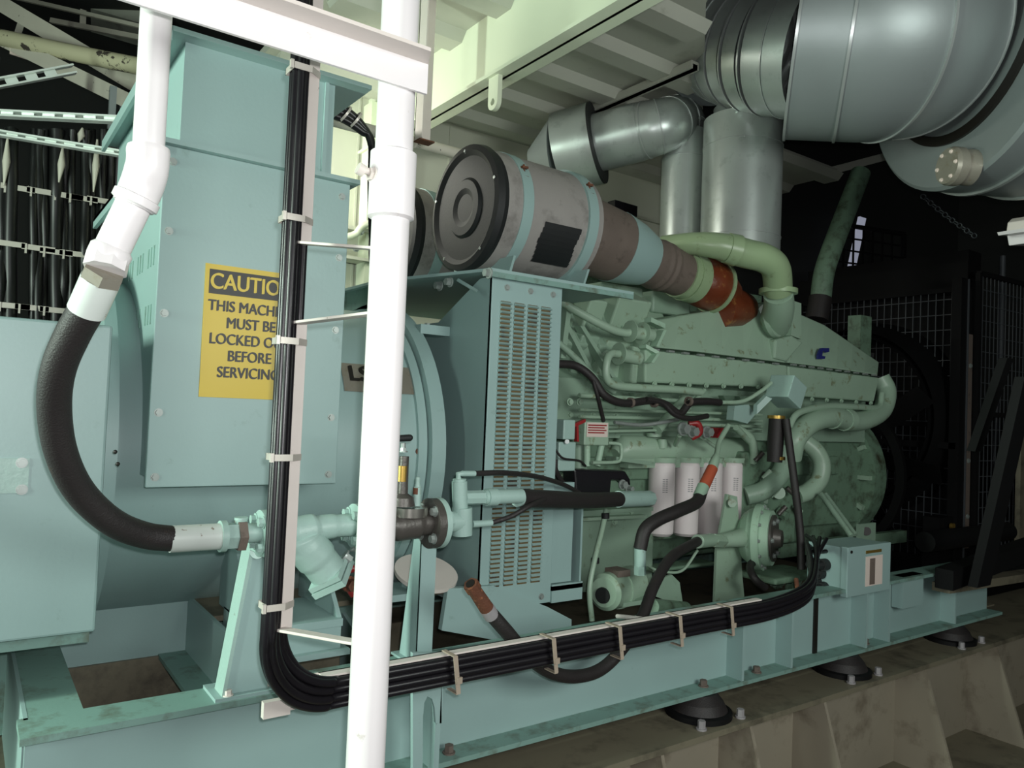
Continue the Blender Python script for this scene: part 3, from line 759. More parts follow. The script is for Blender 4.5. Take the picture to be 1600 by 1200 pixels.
# water / fuel pipes at left end of casting
MB().tube(spline([at(870, 466, Y=2.36), at(905, 488, Y=2.33), at(950, 512, Y=2.30), at(975, 520, Y=2.29), at(990, 519, Y=2.28)]), .017, 16).build('fuel_pipe', 'engine_lt', en)
MB().tube([at(985, 519, Y=2.28), at(1018, 524, Y=2.28)], .027, 20).hexa(at(984, 518, Y=2.28), X1, .034, .018).hexa(at(1003, 521, Y=2.28), X1, .036, .014).build('union', 'engine_lt', en)
MB().tube(spline([at(972, 554, Y=2.27), at(955, 553, Y=2.26), at(948, 565, Y=2.25), at(948, 590, Y=2.25), at(962, 602, Y=2.25), at(1000, 606, Y=2.25), at(1060, 609, Y=2.25), at(1095, 613, Y=2.25)]), .016, 16).build('fuel_pipe', 'engine_lt', en)
MB().tube([at(968, 554, Y=2.27), at(998, 560, Y=2.27)], .028, 20).hexa(at(966, 553, Y=2.27), X1, .034, .016).build('union', 'engine_lt', en)
MB().prism([at(990, 540, Y=2.30), at(1016, 548, Y=2.30), at(1008, 575, Y=2.30), at(996, 600, Y=2.34), at(985, 598, Y=2.36)], (0, .15, 0)).build('end_bracket', 'engine_lt', en, bevel=.008)
# inclined lower bank surface below tray : rails
MB().prism([at(880, 600, Y=2.42), at(1225, 612, Y=2.42), at(1225, 655, Y=2.40), at(880, 655, Y=2.40)], (0, .1, 0)).build('injection_gallery', 'engine', en)
for (y0, y1, r, yy) in ((618, 628, .010, 2.34), (640, 645, .007, 2.33), (651, 655, .008, 2.34), (668, 664, .008, 2.32), (675, 671, .006, 2.31)):
    MB().tube(spline([at(905, y0, Y=yy), at(1000, (y0 + y1) / 2, Y=yy), at(1100, y1, Y=yy), at(1190, y1 + 3, Y=yy)]), r, 10).build('fuel_rail', 'engine_lt', en)
# diagonal tubes
MB().tube([at(1075, 618, Y=2.33), at(1027, 672, Y=2.30)], .022, 16).cyl(at(1078, 614, Y=2.33), at(1068, 626, Y=2.33), .028).build('drain_tube', 'engine_lt', en)
MB().tube([at(1100, 610, Y=2.33), at(1075, 640, Y=2.30)], .012, 12).build('drain_tube', 'engine_lt', en)
# left end flywheel housing details
MB().box(1.66, 1.82, 2.3, 3.3, .92, 1.78).build('flywheel_housing', 'engine', en, bevel=.01)
for q in ((890, 628), (905, 628), (892, 745), (885, 705)):
    MB().hexa(at(q[0], q[1], Y=2.30), -Y1, .011, .012).build('housing_bolt', 'engine_lt', en)
for (ax_, ay_, bx_, by_) in ((880, 505, 930, 600), (905, 510, 955, 590), (885, 480, 875, 560)):
    MB().bar(at(ax_, ay_, Y=2.38), at(bx_, by_, Y=2.36), Y1 * .02, X1 * .012).build('bank_rib', 'engine', en)
MB().tube(spline([at(872, 535, Y=2.32), at(900, 560, Y=2.31), at(930, 590, Y=2.30), at(960, 612, Y=2.30)]), .013, 12).build('oil_pipe', 'engine', en)
# filter head casting
fh0 = at(985, 703, Y=2.42)
hd = MB()
a = at(972, 700, Y=2.36); b = at(1178, 700, Y=2.36)
zf = at(1075, 704, Y=2.36).z
hd.tube([V((a.x, 2.40, zf - .02)), V((a.x + .03, 2.40, zf)), V((b.x - .05, 2.40, zf)), V((b.x, 2.40, zf - .02))], [.03, .062, .062, .045], 28)
hd.box(a.x + .03, b.x + .02, 2.35, 2.46, zf - .075, zf - .02)
hd.build('filter_head', 'engine_lt', en, bevel=0)
# pump-like flanged accessory
pc = at(1190, 837, Y=2.05); da = V((.35, -1, .0)).normalized()
ax2 = V((.42, -.90, .03)).normalized(); gp = at(1163, 837, Y=2.16)
ac_ = MB().lathe(gp, ax2, [(-.03, .05), (0, .10), (.03, .122), (.055, .128), (.055, .142), (.085, .142), (.085, .122), (.12, .118), (.12, .0)], 44).build('gear_housing', 'cast', en)
uu, vv = frame_of(ax2); base = gp + ax2 * .085
MB().lathe(gp + ax2 * .12, ax2, [(0, .0), (.0, .10), (.01, .10), (.01, .0)], 36).build('pump_face', 'bronze', en)
for i in range(12):
    a_ = i * math.pi / 6
    MB().hexa(base + (uu * math.cos(a_) + vv * math.sin(a_)) * .131, ax2, .007, .008).build('flange_bolt', 'bolt', ac_)
MB().tube([gp + ax2 * .12, gp + ax2 * .16], [.05, .035], 24).build('pump_nose', 'bronze', ac_)
MB().tube(spline([at(1125, 845, Y=2.10), at(1150, 842, Y=2.10), at(1165, 838, Y=2.12)]), [.028 + .001 * i for i in range(17)], 20).build('inlet_neck', 'engine_lt', en)
MB().prism([at(1136, 772, Y=2.16), at(1152, 776, Y=2.16), at(1160, 900, Y=2.16), at(1165, 955, Y=2.16), at(1116, 962, Y=2.16), at(1120, 860, Y=2.16)], (0, .012, 0)).build('pump_bracket', 'engine_lt', en)
MB().cyl(at(1144, 786, Y=2.16), at(1144, 786, Y=2.13), .018).build('bracket_boss', 'engine_lt', en)
# cluttered small fittings under the pump
rnd = random.Random(3)
for i in range(16):
    px, py = rnd.uniform(1165, 1240), rnd.uniform(740, 925)
    p = at(px, py, Y=2.22 + rnd.random() * .12)
    MB().hexa(p, V((rnd.uniform(-.6, .6), -1, rnd.uniform(-.4, .4))), rnd.uniform(.012, .028), rnd.uniform(.02, .06)).build('fitting', rnd.choice(['engine', 'engine_lt', 'engine_dk', 'bronze']), en)
MB().box(at(1160, 760, Y=2.3).x, at(1245, 760, Y=2.3).x, 2.30, 2.5, .9, 1.35).build('accessory_block', 'engine_dk', en, bevel=.01)
for q in ((1205, 765, .022), (1225, 740, .018), (1217, 770, .03), (1228, 735, .012)):
    MB().cyl(at(q[0], q[1], Y=2.30), at(q[0], q[1], Y=2.26), q[2]).build('plug', 'engine_lt', en)
# coolant pipes at the right end
MB().tube(spline([at(1375, 590, Y=2.33), at(1385, 612, Y=2.30), at(1378, 640, Y=2.28), at(1355, 655, Y=2.26), at(1330, 658, Y=2.25), at(1300, 652, Y=2.23), at(1268, 660, Y=2.22), at(1243, 685, Y=2.22), at(1235, 715, Y=2.25)]), .052, 24).build('coolant_pipe', 'engine_lt', en)
MB().lathe(at(1318, 656, Y=2.245), X1, [(0, .05), (0, .058), (.05, .058), (.05, .05)], 24).build('hose_joint', 'engine_lt', en)
MB().lathe(at(1300, 653, Y=2.235), X1, [(0, .05), (0, .057), (.01, .057), (.01, .05)], 24).build('hose_joint', 'engine_lt', en)
MB().tube(spline([at(1258, 690, Y=2.32), at(1275, 705, Y=2.28), at(1284, 725, Y=2.26), at(1280, 750, Y=2.26), at(1262, 768, Y=2.28), at(1245, 775, Y=2.3)]), .043, 24).build('coolant_pipe', 'engine_lt', en)
MB().tube(spline([at(1228, 700, Y=2.25), at(1222, 735, Y=2.24), at(1195, 765, Y=2.25), at(1165, 775, Y=2.3)]), .045, 20).build('coolant_pipe', 'engine', en)
MB().tube(spline([at(1232, 668, Y=2.2), at(1248, 645, Y=2.2), at(1290, 635, Y=2.22), at(1340, 636, Y=2.24), at(1372, 636, Y=2.26), at(1378, 615, Y=2.27)]), .016, 14).build('vent_pipe', 'engine_lt', en)
# front gear cover with spoked wheel
wc = at(1305, 735, Y=2.55)
MB().lathe((4.2, 2.75, 1.2), X1, [(0, .1), (0, .42), (.12, .42), (.12, .1)], 48).build('gear_cover', 'engine_dk', en)
for i in range(14):
    a_ = i * math.pi / 7
    p_ = V((4.19, 2.75, 1.2)); dd = V((0, math.cos(a_), math.sin(a_)))
    MB().bar(p_ + dd * .1, p_ + dd * .40, V((.02, 0, 0)), X1.cross(dd) * .012).build('cover_rib', 'engine_lt', en)
MB().lathe((4.36, 2.75, 1.2), X1, [(0, .45), (0, .50), (.03, .50), (.03, .45)], 48).build('fan_ring', 'black_steel', en)
MB().lathe((4.5, 2.75, 1.35), X1, [(0, .0), (0, .12), (.1, .12), (.1, 0)], 32).build('fan_hub', 'black_steel', en)
for i in range(8):
    a_ = i * math.pi / 4 + .2; dd = V((0, math.cos(a_), math.sin(a_))); ee = X1.cross(dd)
    MB().bar(V((4.55, 2.75, 1.35)) + dd * .1, V((4.55, 2.75, 1.35)) + dd * .62, (ee * .7 + X1 * .5) * .08, (X1 * .7 - ee * .5) * .003).build('fan_blade', 'black_steel', en)
MB().tube([at(1283, 772, Y=2.2), at(1330, 838, Y=2.0)], .014, 10).tube([at(1290, 772, Y=2.25), at(1337, 836, Y=2.05)], .011, 10).build('drain_rod', 'engine', en)

# bolt rows on the casting trays and the block, pads, brackets and small lines
for i in range(8):
    MB().hexa(at(1022 + i * 27, 600 + i * .7, Y=2.285), V((0, -1, -.2)), .009, .010).build('tray_bolt', 'engine_lt', en)
for i in range(6):
    MB().hexa(at(1245 + i * 23, 622 + i * 1.5, Y=2.285), V((0, -1, -.2)), .009, .010).build('tray_bolt', 'engine_lt', en)
for i in range(9):
    MB().hexa(at(890 + i * 36, 648 + i * 1.2, Y=2.40), -Y1, .010, .012).build('gallery_bolt', 'engine_lt', en)
for x_, y_ in ((1000, 612), (1040, 614), (1140, 616), (1165, 617)):
    MB().prism([at(x_ - 10, y_ + 2, Y=2.30), at(x_ + 9, y_ + 2, Y=2.30), at(x_ + 2, y_ + 14, Y=2.36), at(x_ - 4, y_ + 14, Y=2.36)], (0, .03, 0)).build('pipe_clip', 'engine', en)
MB().tube([at(1035, 700, Y=2.34), at(1035, 686, Y=2.34)], .022, 16).build('head_boss', 'engine_lt', en)
MB().cyl(at(1022, 682, Y=2.36), at(1022, 676, Y=2.36), .034).build('head_cap', 'engine_lt', en)
MB().tube(spline([at(1150, 668, Y=2.3), at(1172, 684, Y=2.28), at(1178, 706, Y=2.28), at(1176, 722, Y=2.3)]), .020, 14).build('return_pipe', 'engine_lt', en)
MB().bar(at(955, 716, Y=2.30), at(1015, 724, Y=2.30), Y1 * .03, Z1 * .008).build('head_bracket', 'engine', en)
MB().tube([at(905, 690, Y=2.28), at(905, 735, Y=2.28)], .030, 20).build('stand_pipe', 'engine', en)
MB().tube(spline([at(960, 660, Y=2.25), at(1000, 664, Y=2.24), at(1035, 660, Y=2.22), at(1060, 655, Y=2.22)]), .008, 10).build('steel_line', 'bolt', en)
MB().prism([at(1148, 634, Y=2.24), at(1170, 632, Y=2.24), at(1180, 648, Y=2.24), at(1168, 662, Y=2.24), at(1146, 656, Y=2.24)], (0, .04, 0)).build('sensor_pad', 'teal_pipe', en)
for x_, y_ in ((880, 745), (905, 800), (960, 815), (985, 800), (880, 880), (995, 890)):
    MB().hexa(at(x_, y_, Y=2.36), -Y1, .010, .010).build('cover_bolt', 'engine_lt', en)
MB().bar(at(878, 812, Y=2.34), at(1005, 806, Y=2.34), Y1 * .02, Z1 * .006).build('cover_rib', 'engine_lt', en)
for i in range(7):
    p = at(1180 + (i * 37) % 62, 720 + i * 14, Y=2.27)
    MB().tube([p, p + V((.03, -.02, -.03 if i % 2 else .04))], .012, 10).build('small_union', 'bronze' if i % 3 == 0 else 'engine_lt', en)
for i in range(6):
    a_ = i * math.pi / 3; q_ = gp + ax2 * .131 + (uu * math.cos(a_) + vv * math.sin(a_)) * .08
    MB().hexa(q_, ax2, .009, .01).build('face_bolt', 'bolt', en)
# ---- oil filters
for i, px in enumerate((1033, 1072, 1108, 1142)):
    lab = ('white spin-on oil filter nearest the louvred housing', 'second white oil filter from the louvred housing', 'third white oil filter from the louvred housing, behind the bent black hose', 'white oil filter farthest right, beside the coolant hose')[i]
    c = at(px, 776, Y=2.36); zt = at(px, 722, Y=2.36).z; zb = at(px, 836, Y=2.36).z
    f_ = thing('oil_filter', (c.x, 2.36, zb), lab, 'oil filter', 'row of white oil filters')
    rf = .057
    MB().lathe((c.x, 2.36, zb), Z1, [(0, 0), (0, rf - .012), (.012, rf), (zt - zb - .012, rf), (zt - zb, rf - .006), (zt - zb, 0)], 36).build('can', 'filter', f_)
    MB().lathe((c.x, 2.36, zt), Z1, [(0, .03), (0, rf + .004), (.022, rf + .006), (.022, .03)], 36).build('seal_ring', 'engine_lt', f_)
    # small printed block
    mm = MB()
    for r_ in range(7):
        for s_ in range(2):
            a0 = math.radians(228 + s_ * 13); a1 = a0 + math.radians(10)
            z_ = zt - .07 - r_ * .009
            mm.add([V((c.x + math.cos(t) * (rf + .0006), 2.36 + math.sin(t) * (rf + .0006), zz)) for t, zz in ((a0, z_ - .004), (a1, z_ - .004), (a1, z_), (a0, z_))], [(0, 1, 2, 3)], True)
    mm.build('print', 'print', f_)

# ---- control box with paper label, brackets left of filters
cb = thing('sensor_box', at(932, 675, Y=2.2), 'small grey-green box with a paper label printed in red on the engine side', 'box')
a = at(914, 658, Y=2.2); b = at(951, 696, Y=2.2)
MB().box(a.x, b.x, 2.2, 2.27, b.z, a.z).build('case', 'engine_lt', cb, bevel=.004)
a2 = at(917, 660, Y=2.199); b2 = at(949, 683, Y=2.199)
MB().box(a2.x, b2.x, 2.1975, 2.1995, b2.z, a2.z).build('label_paper', 'paper', cb)
for i in range(4):
    MB().box(a2.x + .006, b2.x - .008 - (i % 2) * .01, 2.1965, 2.1975, a2.z - .012 - i * .0095, a2.z - .0075 - i * .0095).build('label_line', 'red', cb)
for q in ((917, 710), (940, 707)):
    MB().cyl(at(q[0], 694, Y=2.23), at(q[0] - (0 if q[0] < 930 else 7), 728, Y=2.23), .013).build('cable_gland', 'cast', cb)
vb = thing('valve_block', at(880, 690, Y=2.1), 'pale green bracket with valve block, red bracket and cable beside the louvres', 'valve block')
a = at(870, 655, Y=2.12); b = at(887, 686, Y=2.12)
MB().box(a.x, b.x, 2.08, 2.14, b.z, a.z).build('upper_block', 'teal_pipe', vb, bevel=.004)
a = at(868, 690, Y=2.12); b = at(893, 735, Y=2.12)
MB().box(a.x, b.x, 2.10, 2.14, b.z, a.z).build('lower_block', 'teal_pipe', vb, bevel=.004)
MB().bar(at(888, 668, Y=2.15), at(913, 657, Y=2.15), (0, .008, 0), (0, 0, .006)).bar(at(900, 662, Y=2.15), at(901, 690, Y=2.15), (0, .008, 0), (.005, 0, 0)).build('red_bracket', 'red', vb)
MB().cyl(at(886, 690, Y=2.102), at(886, 690, Y=2.085), .008).build('knob', 'bolt', vb)
tag(MB().tube(spline([at(950, 692, Y=2.22), at(968, 694, Y=2.21), at(971, 702, Y=2.2), at(970, 716, Y=2.2), at(962, 722, Y=2.2), at(925, 723, Y=2.2)], 5), .007, 10).build('loop_pipe', 'engine_lt'), 'thin pale green pipe loop below the labelled sensor box', 'pipe')
# black strap / clamp
bs = thing('rubber_clamp', at(930, 752, Y=2.15), 'black rubber shroud folded over the bracket above the thick horizontal hose', 'shroud')
MB().prism([at(897, 733, Y=2.12), at(950, 735, Y=2.12), at(978, 736, Y=2.12), at(985, 748, Y=2.12), at(987, 760, Y=2.12), at(978, 752, Y=2.12), at(956, 750, Y=2.12), at(954, 775, Y=2.12), at(900, 775, Y=2.12)], (0, .07, 0)).build('shroud', 'cable', bs, bevel=.008)
MB().hexa(at(972, 757, Y=2.11), -Y1, .014, .02).hexa(at(980, 763, Y=2.11), -Y1, .01, .03).build('clamp_bolt', 'bolt', bs)

# ---- red valves and loose fittings at engine centre
rv = thing('fuel_valve', at(1085, 672, Y=2.22), 'red and steel fuel valve cluster above the oil filters', 'valve')
MB().tube(spline([at(1076, 662, Y=2.2), at(1090, 662, Y=2.18), at(1093, 676, Y=2.18), at(1080, 684, Y=2.2)]), .014, 12).build('red_lever', 'red', rv)
MB().hexa(at(1066, 670, Y=2.2), -Y1, .022, .03).hexa(at(1080, 674, Y=2.19), -Y1, .02, .03).build('valve_body', 'bolt', rv)
MB().hexa(at(1103, 675, Y=2.2), -Y1, .02, .03).build('valve_body', 'bolt', rv)
MB().box(at(1116, 672, Y=2.22).x, at(1127, 672, Y=2.22).x, 2.2, 2.24, at(1116, 684, Y=2.22).z, at(1116, 668, Y=2.22).z).build('red_block', 'red', rv)
MB().tube([at(1095, 682, Y=2.22), at(1120, 700, Y=2.25)], .008, 8).build('small_pipe', 'engine_lt', rv)
MB().tube([at(1062, 680, Y=2.22), at(1055, 695, Y=2.3)], .01, 8).build('small_pipe', 'engine_lt', rv)
MB().tube([at(1150, 668, Y=2.25), at(1180, 700, Y=2.3)], .014, 8).build('small_pipe', 'engine_lt', rv)

# ---- actuator box (tilted pale box) with black hose
ab = thing('actuator_box', at(1228, 615, Y=2.12), 'tilted pale teal box under the aftercooler joint with a black stub hose', 'box')
cc = at(1228, 612, Y=2.12)
ux = V((.90, .05, -.42)).normalized(); uz = V((.40, 0, .9)).normalized(); uy = ux.cross(uz).normalized()
MB().obox(cc, ux * .06, uz * .055, uy * .06).build('case', 'teal_pipe', ab, bevel=.004)
MB().bar(at(1180, 640, Y=2.2), at(1205, 615, Y=2.16), Y1 * .01, Z1 * .02).build('arm', 'teal_pipe', ab)
sh = thing('stub_hose', at(1213, 680, Y=2.15), 'short black hose with bright clamps under the tilted box', 'hose')
MB().tube([at(1214, 650, Y=2.15), at(1212, 685, Y=2.15), at(1210, 722, Y=2.15)], [.034, .036, .034], 20).build('hose', 'rubber', sh)
for y_ in (652, 716): MB().lathe(at(1213, y_, Y=2.15) - Z1 * .006, Z1, [(0, .034), (0, .039), (.014, .039), (.014, .034)], 24).build('clamp', 'brass', sh)

# ---- starter / priming pump (round motor) near skid
mt = thing('pump_motor', at(968, 925, Y=2.1), 'small round pale green electric pump motor on the skid beside the hose', 'motor')
m0 = at(943, 926, Y=2.04)
am = V((.95, .3, 0)).normalized()
MB().lathe(m0, am, [(0, 0), (0, .052), (.012, .066), (.09, .068), (.09, .074), (.115, .074), (.115, .068), (.22, .066), (.24, .04), (.24, 0)], 40).build('body', 'engine_lt', mt)
MB().lathe(m0 + V((-.003, 0, -.01)) + X1 * -.004, am, [(0, 0), (0, .028), (.02, .031), (.02, 0)], 28).build('end_plug', 'black', mt)
MB().box(m0.x + .06, m0.x + .22, 2.0, 2.15, ZT, m0.z - .05).build('motor_foot', 'engine', mt)
MB().box(m0.x + .04, m0.x + .10, 2.01, 2.08, m0.z + .055, m0.z + .078).build('terminal_lid', 'hose_grey', mt)
# dipstick
ds = thing('dipstick_tube', at(930, 850, Y=2.1), 'thin pale dipstick tube with black joints running down beside the louvres', 'tube')
MB().tube(spline([at(947, 797, Y=2.16), at(940, 830, Y=2.12), at(930, 870, Y=2.08), at(921, 920, Y=2.06), at(925, 970, Y=2.05)]), .010, 12).build('tube', 'engine_lt', ds)
for q in ((946, 806), (930, 876)): MB().cyl(at(q[0], q[1] - 4, Y=2.09 + (.05 if q[1] < 850 else 0)), at(q[0], q[1] + 4, Y=2.09 + (.05 if q[1] < 850 else 0)), .015).build('joint', 'black', ds)
# deck clutter beneath engine : pipework + bracket plates
dk = thing('drain_manifold', at(1050, 920, Y=2.2), 'oily green drain manifold and brackets low on the engine behind the curved hose', 'manifold')
MB().box(at(1020, 905, Y=2.3).x, at(1118, 905, Y=2.3).x, 2.3, 2.4, ZT + .005, at(1060, 885, Y=2.3).z).build('sump_side', 'engine_dk', dk, bevel=.01)
MB().tube([at(1018, 948, Y=2.0), at(1070, 952, Y=2.1)], .03, 20).build('pipe', 'engine_dk', dk)
MB().prism([at(1050, 898, Y=2.12), at(1062, 910, Y=2.12), at(1068, 950, Y=2.12), at(1020, 930, Y=2.12), at(1030, 905, Y=2.12)], (0, .012, 0)).build('plate', 'engine', dk)
MB().tube(spline([at(1012, 884, Y=2.2), at(1030, 892, Y=2.15), at(1065, 892, Y=2.15), at(1090, 860, Y=2.15)], 6), .006, 8).build('thin_pipe', 'engine_lt', dk)
tag(MB().box(at(1180, 935, Y=2.1).x, at(1230, 935, Y=2.1).x + .1, 2.0, 2.2, ZT + .002, at(1200, 905, Y=2.1).z).build('filter_block', 'engine_dk', bevel=.01), 'dark oily block on the skid below the round pump', 'block')

# ================================================================ HOSES
def hose(label, pts, r, ends=None, name='rubber_hose', m_='rubber', k=10, group=None):
    h = thing(name, pts[len(pts) // 2], label, 'hose', group)
    P_ = spline(pts, k)
    MB().tube(P_, r, 22).build('hose_body', m_, h)
    return h, P_
# 1 big curved hose on the left
h1_, P1 = hose('thick black hose curving from the white pipe elbow down to the strainer line', [at(139, 478, Y=1.36), at(115, 520, Y=1.40), at(92, 575, Y=1.45), at(85, 635, Y=1.50), at(95, 705, Y=1.55), at(125, 768, Y=1.60), at(175, 815, Y=1.64), at(225, 836, Y=1.67), at(272, 842, Y=1.68)], .0262)
# ferrules upper
f0 = at(139, 478, Y=1.36); f1 = at(157, 438, Y=1.335); df = (f1 - f0).normalized()
L01 = (f1 - f0).length
MB().tube([f0 - df * .01, f1], .0285, 28).build('upper_ferrule', 'pale', h1_)
MB().tube([f1, f1 + df * .018], .031, 6, True, False).build('upper_nut', 'plate', h1_)
g0 = at(272, 842, Y=1.68); g1 = at(343, 838, Y=1.68); dg = (g1 - g0).normalized()
MB().tube([g0 - dg * .008, g1], .0275, 28).build('lower_ferrule', 'pale', h1_)
n0 = g1
MB().tube([n0, n0 + dg * .012], .033, 28).tube([n0 + dg * .012, n0 + dg * .035], .029, 6, True, False).build('lower_nut', 'teal_pipe', h1_)
MB().tube([n0 + dg * .035, n0 + dg * .052], .0345, 6, True, False).build('bronze_nut', 'hose_grey', h1_)
# white pipe on the left
YP = 1.30
wp = thing('white_pipe', at(230, 200, Y=YP), 'white painted drop pipe with elbow at the left feeding the big hose', 'pipe')
a = at(240, -60, Y=YP); b = at(232, 235, Y=YP)
top = V((b.x, YP, 2.35)); 
MB().tube([V((b.x, YP, 4.24)), V((b.x, YP, b.z))], .0232, 32).build('vertical_pipe', 'white', wp)
e2 = at(208, 322, Y=1.315); e3 = f1 + df * .018
MB().tube(spline([V((b.x, YP, b.z + .004)), V((b.x, YP, b.z - .025)), at(222, 290, Y=1.31), e2], 6), [.0305, .0315, .0315, .031, .031, .031, .031] + [.0315] * 8 + [.031, .031, .030, .030], 32).build('elbow', 'white', wp)
MB().lathe(V((b.x, YP, b.z + .006)), -Z1, [(0, .022), (.004, .0295), (.012, .0305), (.018, .029)], 32).build('elbow_rim', 'white', wp)
d3 = (at(168, 405, Y=1.33) - e2).normalized()
MB().lathe(e2 - d3 * .018, d3, [(0, .029), (.002, .0345), (.014, .0345), (.018, .027)], 32).build('elbow_rim', 'white', wp)
MB().tube([e2 - d3 * .01, at(172, 396, Y=1.33)], .0262, 32).build('lower_pipe', 'white', wp)
q1 = at(172, 396, Y=1.33)
MB().tube([q1 - d3 * .012, q1 - d3 * .006, q1 + d3 * .008], [.026, .031, .031], 32).build('collar', 'white', wp)
MB().tube([q1 + d3 * .006, e3 + df * .0], .0315, 8, True, False).build('hex_nut', 'white', wp)

# strainer line support etc -------------------------------------------------
YL = 1.68
def lp(px, py): return at(px, py, Y=YL)
ln = thing('strainer_line', lp(440, 840), 'pale green pipe run with tee, clamp flange and Y strainer in front of the alternator', 'pipe fitting')
a = lp(372, 833); b = lp(420, 832)
MB().tube([a, b], .021, 28).build('inlet_pipe', 'teal_pipe', ln)
MB().tube([lp(378, 832), lp(377, 812)], .0125, 20).tube([lp(377, 812), lp(377, 808)], .014, 20).build('tee_branch', 'teal_pipe', ln)
fl = lp(405, 833)
MB().lathe(fl, X1, [(0, 0), (0, .05), (.016, .05), (.016, 0)], 40).build('flange', 'teal_pipe', ln)
for a_ in range(4):
    an = a_ * math.pi / 2 + .78
    MB().hexa(fl + V((-.0, math.cos(an) * .038, math.sin(an) * .038)), -X1, .010, .012).build('flange_bolt', 'teal_pipe', ln)
sp = [lp(420, 832), lp(455, 832), lp(490, 826), lp(520, 822), lp(560, 820)]
MB().tube(spline(sp), [.024] * 9 + [.034] * 8 + [.028] * 8 + [.026] * 8, 28).build('strainer_body', 'teal_pipe', ln)
s1 = lp(475, 848); s2 = lp(512, 893); 
MB().tube(spline([lp(468, 832), s1, lp(495, 872), s2], 6), [.03] * 3 + [.044] * 4 + [.046] * 6 + [.042] * 6, 30).build('strainer_bowl', 'teal_pipe', ln)
ds_ = (s2 - s1).normalized()
MB().tube([s2, s2 + ds_ * .012], .058, 4, True, False).tube([s2 + ds_ * .015, s2 + ds_ * .03], .060, 4, True, False).build('bowl_flange', 'teal_pipe', ln)
MB().hexa(lp(537, 868), V((1, -.3, -.8)), .012, .02).hexa(lp(553, 852), V((1, -.3, -.8)), .012, .02).build('bowl_bolt', 'bolt', ln)
fl = lp(552, 822)
MB().lathe(fl, X1, [(0, 0), (0, .052), (.018, .052), (.018, 0)], 40).build('flange', 'teal_pipe', ln)
for a_ in range(4):
    an = a_ * math.pi / 2 + .78
    MB().hexa(fl + V((-.0, math.cos(an) * .04, math.sin(an) * .04)), -X1, .010, .014).build('flange_bolt', 'teal_pipe', ln)
# red drain tap under strainer
rt = thing('drain_tap', lp(545, 900), 'small red drain tap with steel stem beneath the strainer, left of the post', 'tap')
MB().tube([lp(540, 890), lp(552, 888)], .010, 12).tube([lp(535, 905), lp(552, 930)], .008, 12).build('red_handle', 'red', rt)
MB().hexa(lp(545, 912), V((0, -1, 0)), .014, .03).tube([lp(530, 912), lp(560, 915)], .011, 12).build('stem', 'rust', rt)
# globe valve: grey casting
gv = thing('gate_valve', lp(640, 820), 'dark grey cast gate valve with bonnet and steel ring just right of the post', 'valve')
MB().tube(spline([lp(575, 821), lp(620, 822), lp(655, 818), lp(683, 816)]), [.03] * 8 + [.036] * 8 + [.030] * 9, 28).build('body', 'bronze', gv)
fl = lp(680, 817)
MB().lathe(fl - X1 * .02, X1, [(0, 0), (0, .062), (.02, .062), (.02, 0)], 44).build('valve_flange', 'bronze', gv)
f2_ = MB().lathe(fl, X1, [(0, 0), (0, .063), (.014, .063), (.014, 0)], 44).build('pipe_flange', 'teal_pipe', gv)
for a_ in range(4):
    an = a_ * math.pi / 2 + .78
    MB().hexa(fl + V((-.02, math.cos(an) * .047, math.sin(an) * .047)), -X1, .010, .012).build('flange_bolt', 'bolt', gv)
MB().lathe(lp(640, 806), Z1, [(0, 0), (0, .045), (.022, .045), (.022, 0)], 40).build('steel_ring', 'chrome', gv)
MB().lathe(lp(628, 790), Z1, [(0, 0), (0, .032), (.02, .028), (.03, .013), (.12, .012), (.12, 0)], 28).build('bonnet', 'bronze', gv)
MB().lathe(lp(628, 752), Z1, [(0, 0), (0, .0135), (.038, .0135), (.038, 0)], 20).build('gland', 'brass', gv)
MB().cyl(lp(630, 702), lp(630, 692), .006).hexa(lp(630, 706), Z1, .008, .01).build('spindle', 'bolt', gv)
MB().tube([lp(606, 686), lp(640, 684)], [.008, .0085], 14).sphere(lp(640, 684), .0085, 12).build('handle', 'black', gv)
# sensor stud
sn = thing('relief_stud', lp(651, 760), 'small chipped brass relief fitting standing on the valve body', 'fitting')
MB().lathe(lp(651, 790), Z1, [(0, 0), (0, .010), (.045, .010), (.047, .008), (.055, .006), (.07, .006), (.072, 0)], 20).build('stem', 'teal_pipe', sn)
MB().lathe(lp(651, 772), Z1, [(0, 0), (0, .0108), (.016, .0108), (.016, 0)], 6).build('hex', 'rust', sn)
# tee manifold
tm = thing('pipe_tee', lp(715, 800), 'pale green vertical tee manifold with side outlet next to the valve flange', 'pipe fitting')
MB().tube([lp(686, 816), lp(702, 815)], .030, 6, True, False).tube([lp(700, 815), lp(725, 815)], .026, 24).build('inlet', 'teal_pipe', tm)
MB().tube([lp(722, 836), lp(722, 793)], .0265, 28).tube([lp(719, 796), lp(718, 752)], .020, 28).tube([lp(718, 754), lp(718, 748)], .017, 20).build('body', 'teal_pipe', tm)
MB().tube([lp(725, 778), lp(760, 777)], .0185, 8, True, False).tube([lp(755, 777), lp(815, 775)], .0195, 24).tube([lp(760, 777), lp(775, 776.5)], .023, 24).build('outlet', 'teal_pipe', tm)
MB().tube([lp(717, 750), lp(716, 741), lp(725, 740)], .0075, 12).tube([lp(722, 740), lp(742, 740)], .0075, 12).build('top_fitting', 'teal_pipe', tm)
MB().tube([lp(738, 819), lp(768, 817)], .009, 12).build('lower_fitting', 'teal_pipe', tm)
